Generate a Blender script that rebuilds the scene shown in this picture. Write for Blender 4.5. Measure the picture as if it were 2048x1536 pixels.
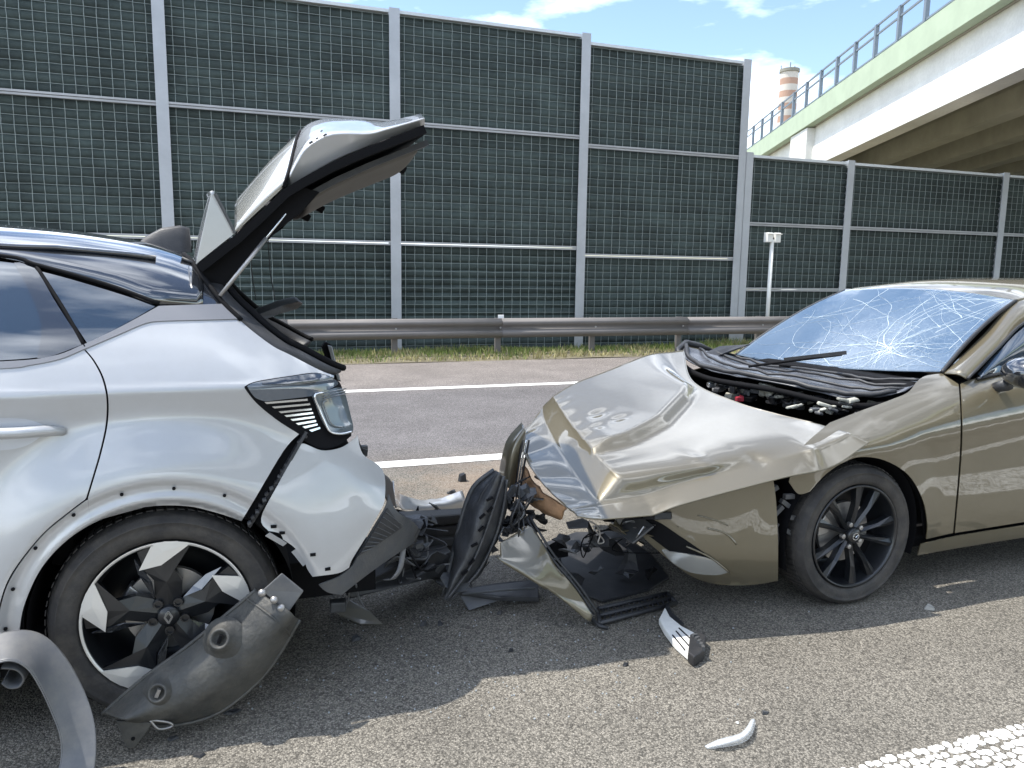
import bpy, bmesh, math, random
from math import sin, cos, pi, radians, sqrt, atan2, hypot
from mathutils import Vector, Matrix, noise
from mathutils.geometry import delaunay_2d_cdt, tessellate_polygon

for o in list(bpy.data.objects):
    bpy.data.objects.remove(o)
SC = bpy.context.scene
COL = SC.collection
random.seed(7)

# ------------------------------------------------------------------ camera
FPX, YAW, PIT, ROL, CH = 1534.9, radians(19.85), radians(8.23), radians(.836), 1.48
CF = Vector((sin(YAW)*cos(PIT), cos(YAW)*cos(PIT), -sin(PIT)))
_r = Vector((cos(YAW), -sin(YAW), 0)); _u = _r.cross(CF)
CR = _r*cos(ROL) + _u*sin(ROL)
CU = -_r*sin(ROL) + _u*cos(ROL)
CP = Vector((0, 0, CH))
cam = bpy.data.cameras.new('camera'); cam_o = bpy.data.objects.new('camera', cam)
COL.objects.link(cam_o)
cam.sensor_width = 36; cam.lens = 36*FPX/2048; cam.clip_start = .05; cam.clip_end = 5000
M = Matrix((CR, CU, -CF)).transposed().to_4x4(); M.translation = CP
cam_o.matrix_world = M
SC.camera = cam_o
SC.render.resolution_x = 1024; SC.render.resolution_y = 768

# ------------------------------------------------------------------ sky and sun
SUN = Vector((-.44, .20, 1.0)).normalized()
SUN_EL = math.asin(SUN.z); SUN_AZ = atan2(SUN.x, SUN.y)
W = bpy.data.worlds.new('World'); SC.world = W; W.use_nodes = True
nt = W.node_tree; nt.nodes.clear()
def N(t, ty, **k):
    n = t.nodes.new(ty)
    for a, b in k.items():
        if a.startswith('i_'):
            n.inputs[a[2:].replace('_', ' ')].default_value = b
        else:
            setattr(n, a, b)
    return n
sky = N(nt, 'ShaderNodeTexSky', sky_type='NISHITA', sun_disc=False)
sky.sun_elevation = SUN_EL; sky.sun_rotation = SUN_AZ; sky.air_density = 1.0; sky.dust_density = .3; sky.ozone_density = 1.0
tc = N(nt, 'ShaderNodeTexCoord'); mp = N(nt, 'ShaderNodeMapping')
mp.inputs['Scale'].default_value = (1.0, 1.0, 3.2); mp.inputs['Location'].default_value = (-4.2, 6.6, .7)
nz = N(nt, 'ShaderNodeTexNoise'); nz.inputs['Scale'].default_value = 2.3; nz.inputs['Detail'].default_value = 7; nz.inputs['Roughness'].default_value = .55
rp = N(nt, 'ShaderNodeValToRGB'); rp.color_ramp.elements[0].position = .47; rp.color_ramp.elements[1].position = .66
rp.color_ramp.elements[0].color = (0, 0, 0, 1); rp.color_ramp.elements[1].color = (.85, .85, .85, 1)
mx = N(nt, 'ShaderNodeMix', data_type='RGBA'); mx.inputs['B'].default_value = (15.5, 16.5, 18.0, 1)
bg = N(nt, 'ShaderNodeBackground'); bg.inputs['Strength'].default_value = .106
ow = N(nt, 'ShaderNodeOutputWorld')
L = nt.links.new
L(tc.outputs['Generated'], mp.inputs['Vector']); L(mp.outputs[0], nz.inputs['Vector']); L(nz.outputs['Fac'], rp.inputs[0])
L(rp.outputs['Color'], mx.inputs['Factor']); L(sky.outputs[0], mx.inputs['A']); L(mx.outputs['Result'], bg.inputs['Color']); L(bg.outputs[0], ow.inputs['Surface'])
sl = bpy.data.lights.new('sun', 'SUN'); sl.energy = 2.45; sl.angle = radians(.5); sl.color = (1, .955, .88)
so = bpy.data.objects.new('sun', sl); COL.objects.link(so)
so.rotation_euler = (-SUN).to_track_quat('-Z', 'Y').to_euler(); so.location = SUN*60
SC.view_settings.view_transform = 'Standard'; SC.view_settings.look = 'None'
SC.view_settings.exposure = 1.36; SC.view_settings.gamma = 1

# ------------------------------------------------------------------ helpers
def ray(x, y):
    return CR*((x-1024)/FPX) - CU*((y-768)/FPX) + CF
def at(x, y, Y=None, Z=None, X=None):
    """the point of a world plane that is seen at (x, y) of the 2048x1536 picture"""
    d = ray(x, y)
    t = Y/d.y if Y is not None else (Z-CH)/d.z if Z is not None else X/d.x
    return CP + d*t
def tag(o, label=None, cat=None, group=None, kind=None):
    if label: o['label'] = label
    if cat: o['category'] = cat
    if group: o['group'] = group
    if kind: o['kind'] = kind
    return o
def empty(name, loc, label, cat, group=None):
    o = bpy.data.objects.new(name, None); COL.objects.link(o); o.location = loc
    o.empty_display_size = .1
    return tag(o, label, cat, group)
def put(name, me, parent=None, loc=None):
    o = bpy.data.objects.new(name, me); COL.objects.link(o)
    if loc is not None: o.location = loc
    if parent is not None:
        o.parent = parent
        o.matrix_parent_inverse = Matrix.Translation(-parent.location)
    return o
class MB:
    def __init__(s): s.v = []; s.f = []
    def add(s, vs, fs):
        b = len(s.v); s.v += [Vector(p) for p in vs]; s.f += [tuple(b+i for i in f) for f in fs]; return s
    def box(s, c, d, R=None):
        hx, hy, hz = d[0]/2, d[1]/2, d[2]/2
        vs = [Vector((x, y, z)) for x in (-hx, hx) for y in (-hy, hy) for z in (-hz, hz)]
        if R is not None: vs = [R @ v for v in vs]
        c = Vector(c)
        return s.add([v+c for v in vs], [(0,1,3,2),(4,6,7,5),(0,4,5,1),(2,3,7,6),(0,2,6,4),(1,5,7,3)])
    def bar(s, a, b, w, h=None, up=(0,0,1)):
        a = Vector(a); b = Vector(b); d = b-a; h = h or w
        x = d.normalized(); y = Vector(up).cross(x)
        if y.length < 1e-4: y = Vector((1,0,0)).cross(x)
        y.normalize(); z = x.cross(y)
        R = Matrix((x, y, z)).transposed()
        return s.box((a+b)/2, (d.length, w, h), R)
    def tube(s, path, r, n=8, cap=True):
        path = [Vector(p) for p in path]; m = len(path)
        rs = r if isinstance(r, (list, tuple)) else [r]*m
        vs = []; prev = None
        for i, p in enumerate(path):
            t = (path[min(i+1, m-1)]-path[max(i-1, 0)]).normalized()
            if prev is None:
                a = t.cross(Vector((0,0,1)))
                if a.length < .05: a = t.cross(Vector((1,0,0)))
            else:
                a = prev - t*prev.dot(t)
            a.normalize(); prev = a; b = t.cross(a)
            for k in range(n):
                q = 2*pi*k/n; vs.append(p+(a*cos(q)+b*sin(q))*rs[i])
        fs = [(i*n+k, i*n+(k+1) % n, (i+1)*n+(k+1) % n, (i+1)*n+k) for i in range(m-1) for k in range(n)]
        if cap: fs += [tuple(range(n))[::-1], tuple((m-1)*n+k for k in range(n))]
        return s.add(vs, fs)
    def lathe(s, prof, C, A, n=40, a0=0, a1=2*pi):
        """profile of (radius, offset along axis A) turned round the axis through C"""
        A = Vector(A).normalized(); C = Vector(C)
        e = A.cross(Vector((0,0,1)))
        if e.length < .05: e = A.cross(Vector((1,0,0)))
        e.normalize(); g = e.cross(A)
        full = abs(a1-a0-2*pi) < 1e-6; k = n if full else n+1; m = len(prof)
        vs = [C + A*o + (e*cos(a0+(a1-a0)*i/n)+g*sin(a0+(a1-a0)*i/n))*r for i in range(k) for r, o in prof]
        fs = []
        for i in range(n):
            j = (i+1) % k
            for q in range(m-1): fs.append((i*m+q, i*m+q+1, j*m+q+1, j*m+q))
        return s.add(vs, fs)
    def prism(s, poly, ext):
        """polygon of 3-D points extruded by a vector"""
        poly = [Vector(p) for p in poly]; ext = Vector(ext); n = len(poly)
        tri = tessellate_polygon([poly])
        vs = poly+[p+ext for p in poly]
        fs = [tuple(t) for t in tri]+[tuple(i+n for i in reversed(t)) for t in tri]
        fs += [(i, (i+1) % n, (i+1) % n+n, i+n) for i in range(n)]
        return s.add(vs, fs)
    def grid(s, G, wrap=False):
        h = len(G); w = len(G[0]); b = []
        vs = [p for r in G for p in r]
        fs = [(i*w+j, i*w+(j+1) % w, (i+1)*w+(j+1) % w, (i+1)*w+j) for i in range(h-1) for j in range(w if wrap else w-1)]
        return s.add(vs, fs)
    def mesh(s, name, m, smooth=False, recalc=True):
        me = bpy.data.meshes.new(name); me.from_pydata(s.v, [], s.f); me.validate()
        if recalc:
            bm = bmesh.new(); bm.from_mesh(me); bmesh.ops.recalc_face_normals(bm, faces=bm.faces); bm.to_mesh(me); bm.free()
        if m: me.materials.append(m)
        if smooth:
            for p in me.polygons: p.use_smooth = True
        return me
    def build(s, name, m, parent=None, smooth=False, solid=0, bevel=0, auto=None, recalc=True, subd=0):
        o = put(name, s.mesh(name, m, smooth, recalc), parent)
        if solid:
            d = o.modifiers.new('t', 'SOLIDIFY'); d.thickness = abs(solid); d.offset = -1 if solid > 0 else 1
        if subd:
            d = o.modifiers.new('s', 'SUBSURF'); d.levels = subd; d.render_levels = subd
        if bevel:
            d = o.modifiers.new('b', 'BEVEL'); d.width = bevel; d.segments = 2; d.limit_method = 'ANGLE'
        if auto is not None:
            me = o.data
            for p in me.polygons: p.use_smooth = True
            bm = bmesh.new(); bm.from_mesh(me)
            for e in bm.edges:
                if len(e.link_faces) == 2 and e.calc_face_angle(0) > radians(auto): e.smooth = False
            bm.to_mesh(me); bm.free()
        return o
def cr(pts, n=6, closed=False):
    """Catmull-Rom through points (any dimension)"""
    m = len(pts); out = []
    P = [Vector(p) for p in pts]
    rng = range(m if closed else m-1)
    for i in rng:
        if closed: a, b, c, d = P[(i-1) % m], P[i], P[(i+1) % m], P[(i+2) % m]
        else: a, b, c, d = P[max(i-1, 0)], P[i], P[i+1], P[min(i+2, m-1)]
        for k in range(n):
            t = k/n
            out.append(.5*((2*b)+(c-a)*t+(2*a-5*b+4*c-d)*t*t+(3*b-a-3*c+d)*t**3))
    if not closed: out.append(P[-1])
    return out
def interp(x, tab):
    """smooth monotone-ish 1-D interpolation through (x, y) pairs"""
    if x <= tab[0][0]: return tab[0][1]
    if x >= tab[-1][0]: return tab[-1][1]
    for i in range(len(tab)-1):
        if x <= tab[i+1][0]:
            x0, y0 = tab[i]; x1, y1 = tab[i+1]; h = x1-x0; t = (x-x0)/h
            def sl(k):
                if k == 0 or k == len(tab)-1: return 0 if k else (tab[1][1]-tab[0][1])/(tab[1][0]-tab[0][0])
                a = (tab[k][1]-tab[k-1][1])/(tab[k][0]-tab[k-1][0]); b = (tab[k+1][1]-tab[k][1])/(tab[k+1][0]-tab[k][0])
                return 0 if a*b <= 0 else 2*a*b/(a+b)
            m0 = sl(i)*h; m1 = sl(i+1)*h
            return (2*t**3-3*t*t+1)*y0+(t**3-2*t*t+t)*m0+(-2*t**3+3*t*t)*y1+(t**3-t*t)*m1
def sstep(a, b, x):
    t = min(1, max(0, (x-a)/(b-a))); return t*t*(3-2*t)

# ------------------------------------------------------------------ materials
def mat(name, col, rough=.5, metal=0, coat=0, spec=.5, var=0, vscale=8, bump=0, bscale=60, rvar=0, coatr=.03, trans=0, alpha=1, obj=False, dirt=0, dirtcol=(.16,.13,.10), flake=0):
    m = bpy.data.materials.new(name); m.use_nodes = True; t = m.node_tree; p = t.nodes['Principled BSDF']
    p.inputs['Base Color'].default_value = (*col, 1); p.inputs['Roughness'].default_value = rough; p.inputs['Metallic'].default_value = metal
    p.inputs['Specular IOR Level'].default_value = spec; p.inputs['Coat Weight'].default_value = coat; p.inputs['Coat Roughness'].default_value = coatr
    p.inputs['Transmission Weight'].default_value = trans; p.inputs['Alpha'].default_value = alpha
    g = N(t, 'ShaderNodeNewGeometry'); src = g.outputs['Position']
    if var or rvar:
        n = N(t, 'ShaderNodeTexNoise'); n.inputs['Scale'].default_value = vscale; n.inputs['Detail'].default_value = 6; n.inputs['Roughness'].default_value = .6
        t.links.new(src, n.inputs['Vector'])
        if var:
            r = N(t, 'ShaderNodeMapRange'); r.inputs['From Min'].default_value = .3; r.inputs['From Max'].default_value = .7
            r.inputs['To Min'].default_value = 1-var; r.inputs['To Max'].default_value = 1+var
            t.links.new(n.outputs['Fac'], r.inputs['Value'])
            h = N(t, 'ShaderNodeHueSaturation'); h.inputs['Color'].default_value = (*col, 1)
            t.links.new(r.outputs[0], h.inputs['Value']); t.links.new(h.outputs[0], p.inputs['Base Color'])
        if rvar:
            r2 = N(t, 'ShaderNodeMapRange'); r2.inputs['From Min'].default_value = .3; r2.inputs['From Max'].default_value = .7
            r2.inputs['To Min'].default_value = max(0, rough-rvar); r2.inputs['To Max'].default_value = min(1, rough+rvar)
            t.links.new(n.outputs['Fac'], r2.inputs['Value']); t.links.new(r2.outputs[0], p.inputs['Roughness'])
    if dirt:
        n = N(t, 'ShaderNodeTexNoise'); n.inputs['Scale'].default_value = 14; n.inputs['Detail'].default_value = 8; n.inputs['Roughness'].default_value = .7
        t.links.new(src, n.inputs['Vector'])
        r = N(t, 'ShaderNodeMapRange'); r.inputs['From Min'].default_value = .42; r.inputs['From Max'].default_value = .75; r.inputs['To Max'].default_value = dirt
        t.links.new(n.outputs['Fac'], r.inputs['Value'])
        mxn = N(t, 'ShaderNodeMix', data_type='RGBA'); mxn.inputs['A'].default_value = (*col, 1); mxn.inputs['B'].default_value = (*dirtcol, 1)
        if p.inputs['Base Color'].is_linked: t.links.new(p.inputs['Base Color'].links[0].from_socket, mxn.inputs['A'])
        t.links.new(r.outputs[0], mxn.inputs['Factor']); t.links.new(mxn.outputs['Result'], p.inputs['Base Color'])
    if bump:
        n = N(t, 'ShaderNodeTexNoise'); n.inputs['Scale'].default_value = bscale; n.inputs['Detail'].default_value = 4
        t.links.new(src, n.inputs['Vector'])
        b = N(t, 'ShaderNodeBump'); b.inputs['Strength'].default_value = bump; b.inputs['Distance'].default_value = .01
        t.links.new(n.outputs['Fac'], b.inputs['Height']); t.links.new(b.outputs[0], p.inputs['Normal'])
    return m
# ------------------------------------------------------------------ setting: ground, road, verge
def ground_mat():
    m = bpy.data.materials.new('asphalt'); m.use_nodes = True; t = m.node_tree; p = t.nodes['Principled BSDF']
    g = N(t, 'ShaderNodeNewGeometry'); l = t.links.new
    # tone across the road: coarse near lane, bluish far lane, dusty shoulder
    sx = N(t, 'ShaderNodeSeparateXYZ'); l(g.outputs['Position'], sx.inputs[0])
    wn = N(t, 'ShaderNodeTexNoise'); wn.inputs['Scale'].default_value = 3.0; wn.inputs['Detail'].default_value = 5
    l(g.outputs['Position'], wn.inputs['Vector'])
    ad = N(t, 'ShaderNodeMath', operation='MULTIPLY_ADD'); ad.inputs[1].default_value = .35; l(wn.outputs['Fac'], ad.inputs[0]); l(sx.outputs['Y'], ad.inputs[2])
    mr = N(t, 'ShaderNodeMapRange'); mr.inputs['From Max'].default_value = 13.0; l(ad.outputs[0], mr.inputs['Value'])
    cr_ = N(t, 'ShaderNodeValToRGB'); e = cr_.color_ramp.elements
    e[0].position = 0; e[0].color = (.252, .230, .192, 1)
    e[1].position = 1; e[1].color = (.335, .295, .268, 1)
    for ps, c in ((.415, (.252, .230, .193, 1)), (.452, (.246, .222, .196, 1)), (.50, (.222, .208, .206, 1)), (.715, (.222, .208, .206, 1)), (.775, (.320, .285, .262, 1))):
        k = e.new(ps); k.color = c
    l(mr.outputs[0], cr_.inputs[0])
    # stones of the wearing course
    v = N(t, 'ShaderNodeTexVoronoi'); v.inputs['Scale'].default_value = 165; v.inputs['Randomness'].default_value = 1; l(g.outputs['Position'], v.inputs['Vector'])
    sep = N(t, 'ShaderNodeSeparateColor'); l(v.outputs['Color'], sep.inputs[0])
    r1 = N(t, 'ShaderNodeMapRange'); r1.inputs['To Min'].default_value = .42; r1.inputs['To Max'].default_value = 1.55; l(sep.outputs[0], r1.inputs['Value'])
    n2 = N(t, 'ShaderNodeTexNoise'); n2.inputs['Scale'].default_value = 1.3; n2.inputs['Detail'].default_value = 6; n2.inputs['Roughness'].default_value = .65; l(g.outputs['Position'], n2.inputs['Vector'])
    r2 = N(t, 'ShaderNodeMapRange'); r2.inputs['From Min'].default_value = .3; r2.inputs['From Max'].default_value = .7; r2.inputs['To Min'].default_value = .80; r2.inputs['To Max'].default_value = 1.16; l(n2.outputs['Fac'], r2.inputs['Value'])
    ve = N(t, 'ShaderNodeMapRange'); ve.inputs['From Min'].default_value = .0; ve.inputs['From Max'].default_value = .62; ve.inputs['To Min'].default_value = 1.12; ve.inputs['To Max'].default_value = .5; l(v.outputs['Distance'], ve.inputs['Value'])
    mu = N(t, 'ShaderNodeMath', operation='MULTIPLY'); l(r1.outputs[0], mu.inputs[0]); l(r2.outputs[0], mu.inputs[1])
    mu2 = N(t, 'ShaderNodeMath', operation='MULTIPLY'); l(mu.outputs[0], mu2.inputs[0]); l(ve.outputs[0], mu2.inputs[1])
    h = N(t, 'ShaderNodeHueSaturation'); l(cr_.outputs[0], h.inputs['Color']); l(mu2.outputs[0], h.inputs['Value'])
    # brown dust blown over the lane line between the cars
    vd = N(t, 'ShaderNodeVectorMath', operation='DISTANCE'); vd.inputs[1].default_value = (1.75, 5.0, 0); l(g.outputs['Position'], vd.inputs[0])
    dn = N(t, 'ShaderNodeTexNoise'); dn.inputs['Scale'].default_value = 4.5; dn.inputs['Detail'].default_value = 8; dn.inputs['Roughness'].default_value = .7; l(g.outputs['Position'], dn.inputs['Vector'])
    da = N(t, 'ShaderNodeMath', operation='MULTIPLY_ADD'); da.inputs[1].default_value = -1.6; l(dn.outputs['Fac'], da.inputs[0]); l(vd.outputs['Value'], da.inputs[2])
    dr = N(t, 'ShaderNodeMapRange'); dr.inputs['From Min'].default_value = .0; dr.inputs['From Max'].default_value = -.6; dr.inputs['To Max'].default_value = .28; l(da.outputs[0], dr.inputs['Value'])
    mxn = N(t, 'ShaderNodeMix', data_type='RGBA'); mxn.inputs['B'].default_value = (.33, .215, .135, 1); l(h.outputs[0], mxn.inputs['A']); l(dr.outputs[0], mxn.inputs['Factor'])
    l(mxn.outputs['Result'], p.inputs['Base Color'])
    p.inputs['Roughness'].default_value = .88; p.inputs['Specular IOR Level'].default_value = .3
    b = N(t, 'ShaderNodeBump'); b.inputs['Strength'].default_value = .55; b.inputs['Distance'].default_value = .006; b.invert = True
    l(v.outputs['Distance'], b.inputs['Height']); l(b.outputs[0], p.inputs['Normal'])
    return m
M_ASPH = ground_mat()
M_SOIL = mat('soil', (.16, .14, .09), .95, var=.3, vscale=2, bump=.6, bscale=30)
M_PAINT = mat('road_paint', (.78, .77, .73), .7, var=.10, vscale=22, bump=.25, bscale=220, dirt=.35, dirtcol=(.42, .38, .33))
M_GRASS = mat('grass_blades', (.17, .22, .05), .7, var=.4, vscale=5)
M_DRY = mat('dry_grass_blades', (.36, .32, .15), .75, var=.3, vscale=5)

mb = MB(); mb.add([(-900,-900,-.06),(900,-900,-.06),(900,900,-.06),(-900,900,-.06)], [(0,1,2,3)])
tag(mb.build('terrain', M_SOIL), kind='structure')
G = [[(x, y, 0) for x in (-400, -60, -12, -4, 0, 4, 12, 60, 400)] for y in (-14, -4, 0, 2, 4, 6, 9, 12.3)]
mb = MB().grid(G); mb.add([(-400,12.3,0),(400,12.3,0),(400,12.3,-.05),(-400,12.3,-.05)], [(0,1,2,3)])
tag(mb.build('road', M_ASPH), kind='structure')
def line_strip(y0, y1, x0, x1, name):
    m = MB(); n = max(2, int((x1-x0)/.5)); G = []
    for i in range(n+1):
        x = x0+(x1-x0)*i/n; G.append([(x, y0+random.uniform(-.004, .004), .004), (x, y1+random.uniform(-.004, .004), .004)])
    return tag(m.grid(G).build(name, M_PAINT), kind='structure')
line_strip(9.41, 9.60, -120, 160, 'edge_line')
for k in range(-4, 8):
    line_strip(5.66, 5.85, -1.2+k*12, 3.6+k*12, 'lane_line')
# profiled edge line of raised paint dots near the camera
mb = MB(); rn = random.Random(3); step = .032
for i in range(int(9.0/step)):
    for j in range(8):
        x = -2.6+i*step+(j % 2)*step*.5+rn.uniform(-.006, .006); y = 1.66-j*step*1.05+rn.uniform(-.006, .006)
        r = step*rn.uniform(.42, .62); hh = rn.uniform(.003, .006); n = 6; ph = rn.random()*6
        rs = [r*rn.uniform(.75, 1.2) for _ in range(n)]
        mb.add([(x+rs[k]*cos(ph+k*2*pi/n), y+rs[k]*sin(ph+k*2*pi/n), .001) for k in range(n)]+[(x+.62*rs[k]*cos(ph+k*2*pi/n), y+.62*rs[k]*sin(ph+k*2*pi/n), hh) for k in range(n)],
               [(k, (k+1) % n, n+(k+1) % n, n+k) for k in range(n)]+[tuple(range(n, 2*n))])
tag(mb.build('dotted_edge_line', M_PAINT, recalc=False), 'white profiled edge line of raised paint dots', 'road marking', kind='stuff')
# verge
def vz(x, y):
    return .03*noise.noise((x*.6, y*1.1, 0)) + .05*sstep(12.3, 12.7, y) - .06*sstep(12.9, 14.2, y)
G = [[(x*.5, 12.28+j*.2, vz(x*.5, 12.28+j*.2)+.0) for x in range(-80, 100)] for j in range(14)]
tag(MB().grid(G).build('verge', M_SOIL, smooth=True), kind='structure')
rn = random.Random(5); ga = MB(); gd = MB()
for k in range(17000):
    x = rn.uniform(-7, 17); y = 12.33+1.85*rn.random()**1.15
    tall = .07+.14*max(0, noise.noise((x*.55, y*.7, 3)))+.03*rn.random()
    tall += .28*max(0, noise.noise((x*.35+4, 0, 9))-.05)*sstep(12.9, 13.6, y)
    tall = max(.03, tall*rn.uniform(.6, 1.25)); a = rn.uniform(0, pi); w = rn.uniform(.006, .013)
    z = vz(x, y)-.005; dx, dy = cos(a)*w, sin(a)*w; lx, ly = rn.gauss(0, .35)*tall, rn.gauss(0, .35)*tall
    dry = noise.noise((x*1.3, y*2.2, 7))+rn.uniform(-.5, .5)+(.55 if y < 12.6 else -.12)
    (gd if dry > .1 else ga).add([(x-dx, y-dy, z), (x+dx, y+dy, z), (x+lx*.5+dx*.6, y+ly*.5+dy*.6, z+tall*.6), (x+lx, y+ly, z+tall), (x+lx*.5-dx*.6, y+ly*.5-dy*.6, z+tall*.6)], [(0,1,2,3,4)])
tag(ga.build('verge_grass', M_GRASS, recalc=False), 'green grass growing along the foot of the noise barrier', 'grass', kind='stuff')
tag(gd.build('dry_verge_grass', M_DRY, recalc=False), 'dry yellow grass at the edge of the road shoulder', 'grass', kind='stuff')

# ------------------------------------------------------------------ noise barriers
M_POST = mat('galvanised_post', (.44, .45, .46), .55, metal=.35, var=.08, vscale=2.5)
M_RAIL = mat('barrier_rail', (.40, .40, .40), .55, metal=.3, var=.1, vscale=3)
M_SLAT = mat('green_absorber', (.044, .060, .055), .85, var=.35, vscale=2.2, bump=.8, bscale=38)
t_ = M_SLAT.node_tree; oi_ = N(t_, 'ShaderNodeObjectInfo'); hs_ = N(t_, 'ShaderNodeHueSaturation'); mr_ = N(t_, 'ShaderNodeMapRange')
mr_.inputs['To Min'].default_value = .82; mr_.inputs['To Max'].default_value = 1.2
pb_ = t_.nodes['Principled BSDF']; t_.links.new(oi_.outputs['Random'], mr_.inputs['Value']); t_.links.new(mr_.outputs[0], hs_.inputs['Value'])
t_.links.new(pb_.inputs['Base Color'].links[0].from_socket, hs_.inputs['Color']); t_.links.new(hs_.outputs[0], pb_.inputs['Base Color'])
M_WIRE = mat('barrier_wire', (.25, .285, .27), .5, metal=.3)
WY = 14.3
M_WHITE_CAP = mat('pale_coping', (.60, .62, .62), .5, metal=.2, var=.06)
slat_cache = {}
def slat_mesh(w, h, seed):
    k = (round(w, 2), round(h, 3), seed)
    if k in slat_cache: return slat_cache[k]
    m = MB(); nx = int(w/.155); G = []
    prof = [(0, .035), (.08, .012), (.38, -.012), (.72, -.008), (.94, .014), (1, .035)]
    for i in range(nx+1):
        b = .010*sin(pi*(i % 1))+noise.noise((i*.9, seed*3.7, .5))*.012
        G.append([(-w/2+w*i/nx, o+b, h*q+noise.noise((i*.5, seed*1.3, 4))*.006) for q, o in prof])
    slat_cache[k] = m.grid(G).mesh('slat', M_SLAT, smooth=True)
    return slat_cache[k]
mesh_cache = {}
def wire_mesh(w, h, k):
    key = (round(w, 2), round(h, 3), k)
    if key in mesh_cache: return mesh_cache[key]
    rn = random.Random(11+k); m = MB(); nx = round(w/.178); nz = round(h/.150); r = .0042
    for i in range(nx+1):
        pts = []; x = -w/2+w*i/nx
        for j in range(nz*2+1): pts.append((x+rn.gauss(0, .002), -.028+rn.gauss(0, .003), h*j/(nz*2)))
        for a, b in zip(pts, pts[1:]): m.bar(a, b, r*2)
    for j in range(nz+1):
        pts = [(-w/2+w*i/nx, -.036+rn.gauss(0, .003), h*j/nz+rn.gauss(0, .0025)) for i in range(nx+1)]
        for a, b in zip(pts, pts[1:]): m.bar(a, b, r*1.5)
    mesh_cache[key] = m.mesh('wire_mesh', M_WIRE, recalc=False)
    return mesh_cache[key]
def post_mesh(h):
    m = MB(); w, d, t = .19, .2, .014
    m.box((0, -d/2, h/2), (w, t, h)); m.box((0, d/2, h/2), (w, t, h)); m.box((0, 0, h/2), (t, d-t, h-.004))
    return m.mesh('post', M_POST)
def barrier(name, label, xs, rows_of, h_of, full_of):
    root = empty(name, (xs[0], WY, 0), label, 'noise barrier')
    for i, x in enumerate(xs):
        put('post', post_mesh(h_of(i)+.25), root, (x, WY, -.2))
    for i in range(len(xs)-1):
        w = xs[i+1]-xs[i]-.03; xc = (xs[i]+xs[i+1])/2; rows = rows_of(i)
        for (z0, z1) in zip(rows, rows[1:]):
            h = z1-z0-.07
            pm = MB().box((0, .05, h/2), (w, .05, h+.05)).mesh('panel', M_SLAT)
            p = put('panel', pm, root, (xc, WY, z0+.035))
            n = max(1, round(h/.148)); sh = h/n
            if full_of(i):
                for k in range(n):
                    o = put('slat', slat_mesh(w, sh*.98, (k+i) % 4), None, None); o.parent = p; o.location = (0, 0, k*sh)
                o = put('wire_mesh', wire_mesh(w, h, (i) % 3)); o.parent = p
            else:
                m = MB()
                for k in range(n):
                    src = slat_mesh(w, sh*.98, (k+i) % 4)
                    m.add([v.co+Vector((0, 0, k*sh)) for v in src.vertices], [tuple(q.vertices) for q in src.polygons])
                o = put('slat_rows', m.mesh('slat_rows', M_SLAT, smooth=True)); o.parent = p; o['kind'] = 'stuff'
                o = put('wire_mesh', wire_mesh(w, h, 0)); o.parent = p
        for z in rows[1:-1]:
            mr_ = MB().box((0, -.075, .022), (w-.16, .05, .034)); mr_.box((0, -.062, -.020), (w-.16, .05, .034))
            put('rail', mr_.mesh('rail', M_RAIL), root, (xc, WY, z))
        put('coping', MB().box((0, 0, .02), (w-.16, .16, .055)).mesh('coping', M_WHITE_CAP), root, (xc, WY, rows[-1]))
    return root
TX = [-12.19, -8.46, -4.73, -1.0, 2.82, 6.55, 10.26]
barrier('noise_barrier', 'tall dark green noise barrier with three rows of wire-faced panels', TX,
        lambda i: [-.1, 1.99, 4.13, 6.0] if i < 5 else [-.1, 1.85, 3.98, 5.88], lambda i: 6.02 if i < 6 else 5.92, lambda i: i in (2, 3, 4, 5))
LX = [10.44, 13.18, 18.0, 22.8, 27.6, 32.4]
barrier('noise_barrier', 'lower stretch of noise barrier running on beneath the road bridge', LX,
        lambda i: [-.1, 1.2, 2.61, 4.01], lambda i: 4.05, lambda i: i < 2)

# ------------------------------------------------------------------ guard rail
M_GR = mat('weathered_steel', (.165, .153, .145), .68, metal=.1, var=.12, vscale=3, rvar=.1)
GY = 12.9
gr = empty('guard_rail', (0, GY, 0), 'weathered steel W-beam guard rail along the grass verge', 'guard rail')
prof = [(0, .36), (-.012, .385), (-.075, .41), (-.082, .45), (-.075, .475), (-.01, .50), (0, .535), (-.01, .57), (-.075, .595), (-.082, .635), (-.075, .655), (-.012, .68), (0, .70)]
for k in range(-4, 9):
    x0 = .7+k*3.72
    m = MB().grid([[(x, GY+o-.05-(.004 if (k % 2) else 0), z-.015) for o, z in prof] for x in (x0, x0+3.80)])
    m.build('rail_beam', M_GR, gr, smooth=True, solid=.004)
for k in range(-8, 16):
    x = 4.40+k*1.86
    m = MB(); m.box((x, GY+.06, .26), (.10, .008, .86)); m.box((x-.046, GY+.09, .26), (.008, .055, .86)); m.box((x+.046, GY+.09, .26), (.008, .055, .86))
    m.box((x, GY+.0, .52), (.09, .10, .16)); m.build('post', M_GR, gr)
    m = MB().lathe([(0, -.02), (.016, -.02), (.016, 0), (0, .0)], (x, GY-.055, .52), (0, 1, 0), 8); m.build('bolt', M_RAIL, gr)
m = MB(); m.box((4.42, GY-.03, .71), (.11, .012, .07)); m.build('reflector', mat('white_reflector', (.8, .8, .78), .4), gr, bevel=.01)

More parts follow.
